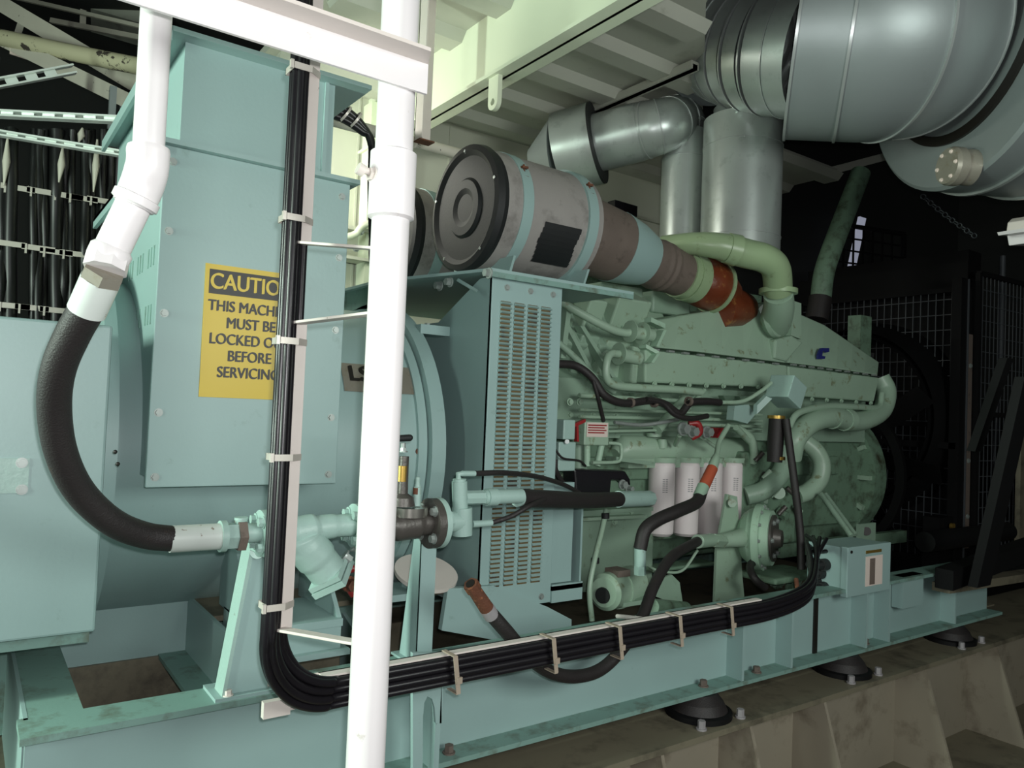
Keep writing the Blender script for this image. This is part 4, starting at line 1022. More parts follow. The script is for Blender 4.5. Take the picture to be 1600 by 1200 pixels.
# hose 2 : horizontal thick
h2_, P2 = hose('thick straight black hose lying across the louvres toward the oil filters', [at(812, 778, Y=1.69), at(860, 780, Y=1.74), at(920, 782, Y=1.86), at(968, 780, Y=1.95)], .0255)
e0_ = at(966, 780, Y=1.95); e1_ = at(1010, 779, Y=2.02); de = (e1_ - e0_).normalized()
MB().tube([e0_, e1_], .0285, 28).tube([e1_, e1_ + de * .03], .029, 8, True, False).tube([e1_ + de * .03, e1_ + de * .05], [.027, .018], 8, True, False).build('end_ferrule', 'teal_pipe', h2_)
MB().tube([at(808, 778, Y=1.69), at(820, 778, Y=1.70)], .024, 28).build('start_ferrule', 'teal_pipe', h2_)
# thin hoses
hose('thin black hose arching from the tee top across the louvres', [at(742, 740, Y=1.68), at(790, 739, Y=1.72), at(840, 745, Y=1.85), at(880, 757, Y=1.98), at(905, 770, Y=2.05)], .0075)
hose('thin black hose from the tee bottom rising over the thick hose', [at(768, 817, Y=1.68), at(800, 806, Y=1.66), at(830, 789, Y=1.66), at(860, 777, Y=1.72), at(900, 772, Y=1.84)], .0065)
hose('thin black cable curving from the valve block to the rubber shroud', [at(868, 703, Y=2.08), at(880, 716, Y=2.08), at(905, 720, Y=2.1), at(915, 728, Y=2.12)], .004)
hose('short black hose dropping from the valve block', [at(867, 718, Y=2.06), at(868, 735, Y=2.06), at(880, 755, Y=2.08), at(900, 770, Y=2.1)], .010)
# upper engine hoses
hose('black hose looping along the engine side below the aftercooler', [at(868, 568, Y=2.2), at(900, 572, Y=2.2), at(925, 590, Y=2.18), at(945, 618, Y=2.16), at(975, 630, Y=2.16), at(1015, 626, Y=2.17), at(1040, 632, Y=2.18), at(1062, 646, Y=2.18), at(1078, 630, Y=2.18), at(1100, 627, Y=2.18), at(1125, 629, Y=2.18)], .0155)
hose('branch of black hose sagging beside the diagonal tube', [at(1010, 624, Y=2.15), at(1035, 630, Y=2.15), at(1055, 648, Y=2.14), at(1080, 654, Y=2.14), at(1105, 650, Y=2.16)], .011)
hose('pale grey cable running off the black hose end up to the tilted box', [at(1122, 629, Y=2.18), at(1160, 627, Y=2.17), at(1188, 612, Y=2.15), at(1205, 598, Y=2.14)], .009, m_='engine_lt')
hose('black hose dropping from the upper loop to the labelled sensor box', [at(927, 595, Y=2.17), at(934, 620, Y=2.17), at(940, 645, Y=2.19), at(943, 658, Y=2.2)], .008)
for q in ((985, 629), (1022, 629), (1076, 627)):
    tag(MB().lathe(at(q[0], q[1], Y=2.165) - X1 * .006, X1, [(0, .012), (0, .0195), (.014, .0195), (.014, .012)], 20).build('hose_clip', 'hose_grey'), 'brown clip around the black hose below the aftercooler', 'clip', 'clips on the upper engine hose')
# hose 3 : from filter right down to the skid
h3_, P3 = hose('bent black hose crossing in front of the white oil filters', [at(1096, 768, Y=2.02), at(1088, 785, Y=2.0), at(1060, 798, Y=1.98), at(1028, 812, Y=1.98), at(1008, 828, Y=1.98), at(1000, 858, Y=1.98)], .0245)
MB().tube([at(1000, 857, Y=1.98), at(1000, 884, Y=1.98)], .021, 20).tube([at(1000, 884, Y=1.98), at(1000, 898, Y=1.98)], .022, 6, True, False).build('lower_ferrule', 'teal_pipe', h3_)
MB().tube([at(1096, 768, Y=2.02), at(1113, 732, Y=2.05)], .0225, 20).build('tape_wrap', 'redbrown', h3_)
MB().tube([at(1092, 776, Y=2.01), at(1099, 760, Y=2.02)], .0235, 20).build('upper_ferrule', 'engine', h3_)
MB().tube(spline([at(1113, 732, Y=2.05), at(1120, 710, Y=2.08), at(1124, 690, Y=2.12), at(1138, 665, Y=2.15)]), [.021, .021, .02, .02, .019, .018, .016, .014] + [.011] * 17, 20).build('top_pipe', 'engine_lt', h3_)
# hose 4 : rusty end, U loop under the cables, up to the pump
h4_, P4 = hose('long black hose from a rusty open end looping under the cables up to the pump', [at(768, 960, Y=1.60), at(790, 985, Y=1.60), at(825, 1025, Y=1.62), at(860, 1050, Y=1.64), at(900, 1057, Y=1.66), at(940, 1045, Y=1.68), at(975, 1010, Y=1.70), at(1003, 965, Y=1.74), at(1022, 915, Y=1.80), at(1050, 870, Y=1.88), at(1090, 846, Y=1.98)], .0185)
r0 = at(768, 962, Y=1.60); r1 = at(735, 912, Y=1.58); dr = (r1 - r0).normalized()
MB().tube([r0, r0 + dr * .03], .0195, 20).build('grey_ferrule', 'print', h4_)
MB().tube([r0 + dr * .03, r0 + dr * .055, r1 - dr * .02], [.0185, .018, .0165], 20).tube([r1 - dr * .025, r1], .0195, 6, True, False).build('rusty_fitting', 'rust', h4_)
MB().cyl(r1, r1 + dr * .002, .012).build('open_bore', 'ink', h4_)
p9 = at(1090, 846, Y=1.98)
MB().tube([p9, at(1112, 844, Y=2.04)], .0265, 20).tube([at(1112, 844, Y=2.04), at(1128, 845, Y=2.08)], .030, 6, True, False).build('pump_ferrule', 'engine_lt', h4_)
# tall hose right of filters going down from stub to skid
hose('long black hose hanging from the tilted box down to the skid by the junction box', [at(1228, 655, Y=2.1), at(1234, 700, Y=2.08), at(1242, 760, Y=2.05), at(1250, 830, Y=2.0), at(1252, 890, Y=1.98)], .017)
hose('dark hose bend at the foot of the round pump', [at(1195, 918, Y=2.0), at(1180, 905, Y=2.0), at(1172, 885, Y=2.05), at(1185, 872, Y=2.1)], .016)
# red oxide cable near hose
hose('brown thin hose standing beside the junction box', [at(1244, 905, Y=1.9), at(1247, 930, Y=1.86)], .009, m_='rust')

# brackets that carry the pipe line
b1_ = thing('pipe_bracket', (.55, 1.80, ZT), 'triangular pale teal bracket on the skid holding the strainer line', 'bracket')
B = [at(387, 850, Y=1.72), at(412, 848, Y=1.72), at(412, 1085, Y=1.80), at(342, 1090, Y=1.80)]
bzz = ZT + .006
bx0 = at(342, 1090, Y=1.80).x; bx1 = at(412, 1085, Y=1.80).x
MB().prism([V((bx0, 1.775, bzz)), V((bx1, 1.775, bzz)), V((at(412, 848, Y=1.775).x, 1.775, 1.165)), V((at(392, 850, Y=1.775).x, 1.775, 1.165))], (0, .008, 0)).build('gusset_plate', 'teal', b1_)
MB().prism([V((bx0 - .004, 1.765, bzz)), V((bx0 + .004, 1.765, bzz)), V((at(396, 850, Y=1.775).x, 1.765, 1.165)), V((at(390, 850, Y=1.775).x, 1.765, 1.165))], (0, .06, 0)).build('edge_strip', 'teal_pipe', b1_)
MB().box(bx0 - .02, bx1 + .03, 1.755, 1.86, ZT, ZT + .008).build('base_plate', 'teal', b1_)
bolts([(bx0 + .01, 1.768, ZT + .008), (bx1 - .0, 1.79, ZT + .008)], Z1, .009, .012, b1_, 'white_old')
MB().cyl(at(402, 862, Y=1.76), at(402, 862, Y=1.775), .016).build('upper_bolt', 'teal_pipe', b1_)
MB().box(at(396, 850, Y=1.72).x, at(414, 850, Y=1.72).x, 1.64, 1.79, 1.165, 1.178).build('saddle', 'teal_pipe', b1_)
b2_ = thing('pipe_bracket', (1.06, 1.78, ZT), 'tall narrow pale teal bracket on the skid under the valve flange, right of the post', 'bracket')
bx = at(672, 1000, Y=1.76).x
MB().box(bx - .035, bx + .009, 1.763, 1.771, ZT + .006, 1.20).build('front_plate', 'teal', b2_)
MB().prism([(bx, 1.765, ZT + .006), (bx, 1.765, 1.20), (bx, 1.80, 1.20), (bx, 1.86, ZT + .006)], (.008, 0, 0)).build('side_plate', 'teal', b2_)
MB().prism([(bx - .035, 1.765, ZT + .006), (bx - .035, 1.765, 1.20), (bx - .035, 1.80, 1.20), (bx - .035, 1.86, ZT + .006)], (.006, 0, 0)).build('side_plate', 'teal', b2_)
MB().box(bx - .05, bx + .04, 1.755, 1.88, ZT, ZT + .006).build('base_plate', 'teal', b2_)
# hook plate in front of the skid web
hk = thing('hook_plate', at(672, 1090, Y=1.70), 'pale teal hook shaped plate hanging over the skid face right of the post', 'bracket')
hx = at(650, 1060, Y=1.70).x; hxe = at(690, 1060, Y=1.70).x
def hp_(px, py): return at(px, py, Y=1.70)
hkp = [hp_(645, 1020), hp_(690, 1020), hp_(690, 1130), hp_(681, 1130), hp_(679, 1105), hp_(675, 1092), hp_(668, 1088), hp_(663, 1098), hp_(661, 1120), hp_(660, 1250), hp_(645, 1250)]
MB().prism(hkp, (0, .012, 0)).build('plate', 'teal', hk)
MB().box(hxe - .0, hxe + .006, 1.70, 1.76, hp_(690, 1130).z, hp_(690, 1030).z).build('return_edge', 'teal', hk)

# ================================================================ CENTRE POST, BEAM, LEFT THINGS
YPOST = 1.16
pb = at(569, 1200, Y=YPOST); ptop = at(628, 0, Y=YPOST)
po = thing('white_post', (pb.x, YPOST, 0), 'white painted round post standing in the foreground centre', 'post')
px_ = (pb.x + ptop.x) / 2
MB().tube([V((px_, YPOST, 0)), V((px_, YPOST, 4.24))], .0315, 40).build('tube', 'white', po)
zs0 = at(615, 345, Y=YPOST).z; zs1 = at(615, 237, Y=YPOST).z
MB().lathe((px_, YPOST, zs0), Z1, [(0, .031), (.004, .0385), (zs1 - zs0 - .004, .0385), (zs1 - zs0, .031)], 40).build('sleeve', 'white', po)
q = at(585, 270, Y=YPOST)
MB().tube([V((px_ - .035, YPOST, q.z)), V((px_ - .055, YPOST, q.z))], .006, 12).tube([V((px_ - .052, YPOST, q.z - .002)), V((px_ - .063, YPOST, q.z + .002))], .010, 12).hexa(V((px_ - .036, YPOST, q.z - .004)), -X1, .011, .008).build('grease_nipple', 'white_old', po)
# angle-iron beam at the top
bm = thing('angle_beam', (px_, YPOST - .045, 2.02), 'white angle iron beam running along the top in front of both white pipes', 'beam')
yb_ = YPOST - .034
zl = at(591, 126, Y=yb_).z; zu = zl + .050
MB().box(-1.2, px_ + .036, yb_ - .006, yb_, zl, zu).build('face_plate', 'white', bm)
MB().prism([(-1.2, yb_ - .006, zu), (px_ + .036, yb_ - .006, zu), (px_ + .016, yb_ - .05, zu), (-1.2, yb_ - .05, zu)], (0, 0, .006)).build('bottom_flange', 'white_old', bm)
# hanging angle bar with the U bolt
ha = thing('hanger_angle', at(672, 200, Y=2.16), 'cream angle iron hanger right of the post gripping the horizontal conduit', 'hanger')
p = at(659, 214, Y=2.54)
MB().box(p.x, p.x + .005, 2.54, 2.60, p.z, 3.1).box(p.x, p.x + .066, 2.595, 2.60, p.z, 3.1).build('angle', 'white_old', ha)
MB().box(p.x - .002, p.x + .062, 2.55, 2.60, p.z - .005, p.z).build('end_plate', 'rust', ha)
cz = at(700, 236, Y=2.66)
MB().lathe((p.x + .03, 2.66, cz.z), X1, [(0, .017), (0, .023), (.007, .023), (.007, .017)], 24).build('u_bolt', 'white_old', ha)
tag(MB().tube([V((.86, 2.66, cz.z)), V((1.43, 2.66, cz.z)), V((1.75, 2.66, cz.z))], .022, 20).build('conduit', 'truss'), 'grey horizontal conduit passing behind the post to the air cleaner', 'pipe')
# black cables over behind the post (top)
for i in range(3):
    tag(MB().tube(spline([at(510, 158 + i * 9, Y=2.5), at(540, 172 + i * 8, Y=2.5), at(565, 195 + i * 5, Y=2.5), at(580, 225 - i * 2, Y=2.5), at(588 - i * 4, 300, Y=2.5), at(592 - i * 4, 420, Y=2.5)]), .014, 14).build('power_cable', 'cable'), 'black cable drooping behind the post beside the cabinet top', 'cable', 'black cables drooping behind the post')
for t in ((540, 178), (556, 187)):
    tag(MB().lathe(at(t[0], t[1], Y=2.5) - V((.006, 0, 0)), V((1, 0, -.6)), [(0, .03), (0, .034), (.008, .034), (.008, .03)], 20).build('cable_tie', 'tie'), 'pale tie around the drooping cables behind the post', 'cable tie', 'ties on the drooping cables')

# ---- cable support: flat bars bent to the post, cables, ties
YK = 1.38
xk = at(470, 250, Y=YK).x
xk2 = at(447, 850, Y=YK).x
xk = (xk + xk2) / 2 + .004
def flatbar(label, segs, m_='white_old'):
    o = thing('flat_bar_bracket', segs[0][0][0], label, 'bracket', None)
    for k, (pts, wv, tv) in enumerate(segs):
        MB().bar(pts[0], pts[1], wv, tv).build('bar', m_, o, bevel=.001)
    return o
zA = at(470, 380, Y=YK).z; zB = at(467, 506, Y=YK).z; zC = at(432, 983, Y=YK).z
u_out = V((px_ - .02 - xk, YPOST - YK, 0)).normalized()
perp = V((0, 0, 1)).cross(u_out)
wv = V((.013, .0, 0)); tvv = V((0, .0025, 0))
xb = xk + .006
yE = YPOST + .02
def zend(py): return at(580, py, Y=yE).z
pA = V((xb, YK, zA)); pend = V((px_ - .012, yE, zend(387)))
flatbar('white flat bar beside the cables, upper length bent over to the post', [((V((xb, YK, 4.24)), pA), wv, tvv), ((pA + V((-.0115, 0, 0)), pend), Z1 * .0025, perp * .0115)])
pB = V((xb, YK, zB)); pC = V((xb, YK, zC))
flatbar('white flat bar beside the cables, long lower length bent to the post at both ends', [((pB, pC), wv, tvv), ((pB + V((-.0115, 0, 0)), V((px_ - .012, yE, zend(489)))), Z1 * .0025, perp * .0115), ((pC + V((-.0115, 0, 0)), V((px_ - .012, yE, at(545, 1007, Y=yE).z))), Z1 * .0025, perp * .0115)])
# horizontal tray bar behind the horizontal bundle
YH = 1.50
zh = at(640, 1058, Y=YH).z
tb0 = at(412, 1080, Y=YH).x
hb = thing('cable_tray_bar', (1.2, YH + .03, zh), 'white flat bar carrying the horizontal cable bundle in front of the skid', 'bar')
xe = at(1190, 950, Y=YH).x
MB().box(tb0 + .05, xe, YH + .022, YH + .027, zh - .03, zh + .035).box(tb0 + .12, xe, YH + .0, YH + .027, zh + .031, zh + .035).build('bar', 'white_old', hb)
MB().box(tb0 + .006, tb0 + .06, YH + .012, YH + .027, zh - .034, zh - .002).build('end_tab', 'white_old', hb)
MB().cyl((xe - .3, YH + .027, zh - .01), (xe - .3, YE + .08, zh - .06), .007).build('stand_off', 'white_old', hb)
# cables
rc = .0088
clab = 'black power cable running down beside the flat bar, then along the skid front'
for i in range(8):
    k, l = i % 4, i // 4
    ox, oy = ((-.0275, -.006), (-.019, -.012), (-.011, -.007), (-.001, .014), (-.026, .009), (-.0175, .004), (-.010, .013), (.009, .013))[i]
    x_v = xk + ox; yv = YK + oy
    hz = -.024 + .0158 * k; hy = -.008 + .017 * l - .003 * (k % 2); r_ = .0078 + .0006 * ((k + l) % 2)
    zlow = zh + hz; R_ = .20 - .006 * k
    pts = [V((x_v, yv, 4.24)), V((x_v, yv, 2.6)), V((x_v, yv, 2.0)), V((x_v, yv, 1.6)), V((x_v, yv, 1.35)), V((x_v - .001, yv, zlow + R_ + .02))]
    for j in range(1, 9):
        a_ = math.pi / 2 * j / 8
        pts.append(V((x_v + R_ * (1 - math.cos(a_)), yv + (YH + hy - yv) * j / 8, zlow + R_ * (1 - math.sin(a_)))))
    for xx in (.9, 1.2, 1.5, 1.8, 2.1): pts.append(V((xx, YH + hy, zlow)))
    pts += [V((2.35, YH + hy + .04, zlow + .015)), V((2.55, YH + hy + .14, zlow + .05)), V((2.72, YH + hy + .24 + i * .005, zlow + .10)), V((2.885, 1.80 + (i % 4) * .03, 1.03 - (i // 4) * .05))]
    tag(MB().tube(spline(pts, 6), r_, 14).build('power_cable', 'cable'), clab, 'cable', 'cables bent from the flat bar to the junction box')
# ties on vertical run
tie_lab = ('uppermost pale tie strapping vertical cables to the flat bar', 'pale tie on the vertical cables just above the first bar bend', 'pale tie on the vertical cables just below the second bar bend', 'pale tie on the vertical cables beside the terminal cover bottom', 'lowest pale tie on the vertical cables above the lower bend')
for lab, (tx, ty) in zip(tie_lab, ((470, 111), (457, 343), (455, 534), (445, 714), (430, 945))):
    z_ = at(tx, ty, Y=YK).z
    t_ = thing('cable_tie', (xk - .02, YK, z_), lab, 'cable tie', 'ties on the vertical cables')
    x0_, x1_, y0_, y1_ = xk - .0375, xk + .0195, YK - .0215, YK + .023
    MB().box(x0_, x1_ - .022, y0_, y0_ + .0015, z_ - .006, z_ + .006).box(x0_, x0_ + .0015, y0_, y1_, z_ - .006, z_ + .006).box(x0_, x1_, y1_ - .0015, y1_, z_ - .006, z_ + .006).prism([(x1_ - .022, y0_, z_ - .006), (x1_ - .0, YK - .004, z_ - .006), (x1_ - .0, YK - .0025, z_ - .006), (x1_ - .022, y0_ + .0015, z_ - .006)], (0, 0, .012)).box(x1_ - .0015, x1_, YK - .004, y1_, z_ - .006, z_ + .006).build('strap', 'tie', t_)
    MB().box(x0_ - .006, x0_, y0_ - .002, y0_ + .006, z_ - .008, z_ + .008).build('buckle', 'tie', t_)
hl = ('first', 'second', 'third', 'fourth', 'fifth')
for i, (tx, ty) in enumerate(((712, 1040), (865, 1012), (968, 990), (1062, 972), (1142, 958))):
    xx = at(tx, ty, Y=YH - .03).x
    t_ = tag(MB().obox((xx, YH - .037, zh), V((.0055, 0, 0)), V((0, .0012, 0)), V((-.006, 0, .042))).obox((xx + .005, YH - .018, zh - .043), V((.0055, 0, 0)), V((0, .02, 0)), V((0, 0, .0012))).obox((xx - .006, YH - .012, zh + .041), V((.0055, 0, 0)), V((0, .026, 0)), V((0, 0, .0012))).box(xx - .001, xx + .012, YH - .042, YH - .036, zh - .02, zh - .006).build('cable_tie', 'tie_old'), '%s dirty tie from the post along the horizontal cable bundle' % hl[i], 'cable tie', 'ties on the horizontal cables')

# ================================================================ JUNCTION BOX
jb = thing('junction_box', (3.1, 1.83, .88), 'pale green junction box with cable glands and paper label on the skid', 'junction box')
jx0, jx1, jy0, jy1 = 2.955, 3.28, 1.745, 1.93
jz1 = at(1328, 857, Y=jy0).z; jz0 = at(1328, 932, Y=jy0).z
MB().box(jx0, jx1, jy0 + .03, jy1, jz0, jz1).build('case', 'teal', jb, bevel=.003)
MB().box(jx0 - .004, jx1 + .004, jy0, jy0 + .03, jz0 - .004, jz1 + .004).build('lid', 'teal', jb, bevel=.003)
pa = at(1353, 870, Y=jy0 - .001); pb_ = at(1378, 912, Y=jy0 - .001)
MB().box(pa.x, pb_.x, jy0 - .002, jy0, pb_.z, pa.z).build('label_paper', 'paper', jb)
MB().box(pa.x + .03, pa.x + .07, jy0 - .003, jy0 - .002, pb_.z + .005, pa.z - .01).build('stain', 'hose_grey', jb)
MB().box(pa.x + .0, pb_.x - .01, jy0 - .002, jy0, at(1360, 862, Y=jy0).z - .006, at(1360, 862, Y=jy0).z + .006).build('small_label', 'brass', jb)
MB().cyl((jx0 + .02, jy0, jz1 - .015), (jx0 + .02, jy0 - .004, jz1 - .015), .006).build('screw', 'ink', jb)
for q in ((1277, 880), (1283, 895), (1276, 908), (1288, 918), (1290, 882)):
    p = at(q[0], q[1], X=jx0); MB().tube([p, p - X1 * .035], .025, 20).tube([p - X1 * .03, p - X1 * .065], [.021, .014], 8, True, False).build('gland', 'black', jb)
# mounting brackets under the box and lug with hole behind
MB().box(jx0 + .02, jx0 + .05, jy0 + .04, jy1, ZT, jz0).box(jx1 - .05, jx1 - .02, jy0 + .04, jy1, ZT, jz0).build('legs', 'teal', jb)
lu = thing('skid_lug', at(1355, 832, Y=2.1), 'green steel lug with a hole standing behind the junction box', 'lug')
MB().box(at(1343, 840, Y=2.2).x, at(1368, 840, Y=2.2).x, 2.2, 2.22, .83, at(1355, 818, Y=2.2).z).build('plate', 'engine', lu)
MB().cyl(at(1354, 830, Y=2.2), at(1354, 830, Y=2.19), .022).build('ring', 'ink', lu)
tag(MB().box(3.3, 4.5, 2.3, 2.34, ZT, at(1390, 832, Y=2.3).z).build('side_rail', 'engine_dk'), 'dark green low side rail on the skid behind the junction box', 'rail')
tag(MB().tube([V((4.2, 2.05, ZT + .06)), V((5.2, 2.05, ZT + .06))], .055, 20).build('coolant_drain_pipe', 'black_steel'), 'dark horizontal pipe on the skid end beyond the junction box', 'pipe')

# ================================================================ FOUNDATION
fd = thing('foundation_beam', (2.5, 1.75, 0), 'grimy cream foundation girder with gussets below the skid', 'foundation')
ZF = .475
MB().box(.2, 6.0, 1.665, 2.15, ZF - .02, ZF).build('top_flange', 'grimy', fd)
MB().box(.2, 6.0, 1.80, 1.82, .0, ZF - .02).build('web', 'cream_steel', fd)
for x in (.9, 1.815, 2.25, 2.69, 3.45, 4.14, 4.9):
    MB().prism([(x, 1.672, ZF - .02), (x, 1.80, ZF - .02), (x, 1.80, 0), (x, 1.53, .0)], (.014, 0, 0)).build('gusset', 'cream_steel', fd)
MB().box(.2, 6.0, 1.4, 2.2, .0, .012).build('bottom_flange', 'grimy', fd)
for i, (px, py, lab) in enumerate(((1100, 1100, 'round rubber anti vibration mount under the skid nearest the centre'), (1335, 1040, 'round rubber anti vibration mount under the skid below the junction box'), (1520, 996, 'round rubber anti vibration mount under the far end of the skid'))):
    p = at(px, py, Z=(ZF + ZB) / 2)
    x = p.x
    mo = thing('vibration_mount', (x, 1.80, ZF), lab, 'mount', 'mounts between skid and foundation')
    MB().lathe((x, 1.80, ZF), Z1, [(0, 0), (0, .115), (.018, .115), (.022, .105), (.022, 0)], 40).build('base_ring', 'black_steel', mo)
    MB().lathe((x, 1.80, ZF + .02), Z1, [(0, .1), (.03, .085), (.058, .06), (.0595, 0)], 40).build('rubber_dome', 'rubber', mo)
    for dx, dy in ((-.10, -.1), (.10, -.1)):
        MB().hexa((x + dx, 1.80 + dy, ZF), Z1, .013, .03).build('anchor_bolt', 'print', mo)
tag(MB().box(.30, .40, 1.95, 2.1, ZB + .005, ZB + .1).build('mount_housing', 'black_steel'), 'dark block in the skid opening with a shiny bolt, bottom left', 'block')
# right end: slanting steel at lower right
tag(MB().bar((4.6, 1.50, .50), (6.6, 1.35, .50), V((0, .04, 0)), V((0, 0, .02))).build('kerb_rail', 'cream_steel'), 'dull yellow-grey steel rail leaving the skid end at the right edge', 'rail')
tag(MB().bar((2.6, 1.05, .03), (7, .9, .03), V((0, .015, 0)), V((0, 0, .015))).build('deck_bar', 'grimy'), 'dark thin steel bar on the deck at the bottom right', 'bar')

# ================================================================ RIGHT: radiator guards, frames
def mesh_panel(label, x0, y0, x1, y1, z0, z1, pitch, r, m_='black_steel', frame=.03, pz=None):
    o = thing('mesh_guard', ((x0 + x1) / 2, (y0 + y1) / 2, z0), label, 'mesh panel')
    a = V((x0, y0, 0)); b = V((x1, y1, 0)); d = (b - a); L_ = d.length; d.normalize(); nn = V((-d.y, d.x, 0))
    fm = MB()
    for t in (0, L_): fm.obox(a + d * t + Z1 * (z0 + z1) / 2, d * frame / 2, nn * frame / 2, Z1 * (z1 - z0) / 2)
    for z in (z0, z1, (z0 + z1) / 2): fm.obox(a + d * L_ / 2 + Z1 * z, d * L_ / 2, nn * frame / 2, Z1 * frame / 2)
    fm.build('frame', 'black_steel', o)
    w_ = MB(); t = pitch
    while t < L_:
        w_.obox(a + d * t + Z1 * (z0 + z1) / 2, d * r, nn * r, Z1 * (z1 - z0) / 2); t += pitch
    pz = pz or pitch; z = z0 + pz
    while z < z1:
        w_.obox(a + d * L_ / 2 + Z1 * z + nn * r, d * L_ / 2, nn * r, Z1 * r); z += pz
    w_.build('wire_mesh', m_, o)
    return o
M['wire'] = mat('dull_galvanised_wire', (84, 88, 92), 0.4, metal=0.3, var=0.2, scale=5)
mg = mesh_panel('tall wire mesh guard across the dark fan left of the upright post', 5.2, 2.3, 5.2, 3.5, .64, 2.4, .05, .0025, 'wire', pz=.1)
mesh_panel('wire mesh guard panel to the right of the upright dark post', 5.25, 2.26, 6.4, 2.2, .7, 2.5, .05, .0022, 'wire', pz=.1)
mesh_panel('high wire mesh far behind the engine with a pale strip behind it', 5.6, 3.5, 6.3, 3.3, 1.9, 3.1, .1, .006, 'black_steel')
tag(MB().bar(at(1347, 340, Y=3.7), at(1308, 525, Y=3.7), V((.05, 0, 0)), V((0, .01, 0))).build('daylight_slit', 'daylight'), 'narrow slit of daylight glimpsed through the high wire mesh', 'opening')
rp = thing('radiator_upright', (5.2, 2.28, .6), 'dark upright steel frame with bright edge at the radiator', 'frame')
px0 = at(1500, 700, Y=2.28)
MB().box(px0.x - .02, px0.x + .06, 2.28, 2.34, .55, 2.45).build('upright', 'black_steel', rp)
MB().box(px0.x + .06, px0.x + .066, 2.27, 2.28, .55, 2.45).build('bright_edge', 'wire', rp)
MB().box(px0.x + .066, px0.x + .12, 2.27, 2.275, .75, 2.1).build('edge_plate', 'hose_grey', rp)
MB().box(px0.x - .02, px0.x + .01, 2.3, 3.5, 1.37, 1.41).build('cross_bar', 'black_steel', rp)
for z_ in (.95, 1.3, 1.9): MB().hexa((px0.x + .09, 2.27, z_), -Y1, .012, .01).build('bolt', 'bolt', rp)
MB().cyl((px0.x - .10, 2.28, .9), (px0.x - .10, 2.26, .9), .018).build('brass_plug', 'brass', rp)
MB().box(px0.x - .2, px0.x + .0, 2.3, 2.4, .55, .95).build('foot_block', 'black_steel', rp)
# radiator body behind (dark) and cowl
rd = thing('radiator', (5.4, 2.7, .6), 'large black radiator and fan cowl filling the dark end beyond the engine', 'radiator')
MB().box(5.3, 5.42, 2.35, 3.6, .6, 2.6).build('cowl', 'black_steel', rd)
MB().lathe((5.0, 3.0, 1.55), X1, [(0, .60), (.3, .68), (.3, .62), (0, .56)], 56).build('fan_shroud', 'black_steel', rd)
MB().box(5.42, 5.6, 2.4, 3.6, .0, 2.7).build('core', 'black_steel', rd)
# diagonal dark braces
tag(MB().bar(at(1603, 590, Y=1.45), at(1530, 915, Y=1.60), V((.065, 0, 0)), V((0, .02, 0))).build('diagonal_brace', 'black_steel'), 'thick black diagonal brace leaning at the right edge', 'brace')
tag(MB().bar(at(1572, 560, Y=1.65), at(1522, 705, Y=1.75), V((.035, 0, 0)), V((0, .02, 0))).build('diagonal_brace', 'black_steel'), 'shorter black brace crossing the mesh guard at upper right', 'brace')
tag(MB().tube([at(1567, 400, Y=2.5), at(1563, 560, Y=2.5), at(1552, 740, Y=2.5)], .02, 14).build('grey_conduit', 'wire'), 'thin grey conduit rising behind the right mesh guard', 'pipe')
tag(MB().box(at(1590, 560, Y=2.18).x, 7.2, 2.15, 2.18, .75, 1.75).build('bulkhead_sheet', 'grimy'), 'dim grey panel at the far right edge behind the brace', 'panel')
tag(MB().bar(at(1475, 905, Y=1.7), at(1640, 845, Y=1.7), V((0, .04, 0)), V((0, 0, .045))).build('lower_crossbar', 'black_steel'), 'black low crossbar behind the diagonal brace at right', 'bar')
tag(MB().bar(at(1470, 918, Y=1.75), at(1640, 893, Y=1.75), V((0, .04, 0)), V((0, 0, .02))).build('foot_plate', 'grimy'), 'dim grey plate under the black crossbar at right', 'plate')
# light fixture
lf = thing('light_fixture', at(1600, 362, Y=1.5), 'white bulkhead light housing cut by the right edge of view', 'light')
a = at(1572, 342, Y=1.5); b = at(1640, 364, Y=1.5)
MB().prism([at(1572, 362, Y=1.5), at(1574, 348, Y=1.5), at(1580, 342, Y=1.5), at(1650, 343, Y=1.5), at(1652, 366, Y=1.5)], (0, -.10, 0)).build('housing', 'white_old', lf, bevel=.004)
MB().prism([at(1558, 363, Y=1.49), at(1560, 368, Y=1.49), at(1652, 372, Y=1.49), at(1652, 366, Y=1.49)], (0, -.11, 0)).build('rim', 'white', lf)
MB().prism([at(1573, 368, Y=1.5), at(1576, 384, Y=1.5), at(1650, 386, Y=1.5), at(1652, 370, Y=1.5)], (0, -.10, 0)).build('diffuser', 'white', lf, bevel=.004)
# chain
cn = MB()
P_ = [at(1440, 305, Y=2.3).lerp(at(1525, 370, Y=2.1), t / 15) - Z1 * .01 * math.sin(math.pi * t / 15) for t in range(16)]
for i in range(15):
    dd = (P_[i + 1] - P_[i]); uu, vv = frame_of(dd); sd_ = uu if i % 2 else vv
    c = (P_[i] + P_[i + 1]) / 2; dn_ = dd.normalized(); hl_ = dd.length * .6
    loop = [c + dn_ * hl_ * math.cos(t) + sd_ * .014 * math.sin(t) for t in [2 * math.pi * k / 12 for k in range(13)]]
    cn.tube(loop, .004, 6, False)
tag(cn.build('chain', 'wire'), 'dull steel chain slanting across the dark space at upper right', 'chain')
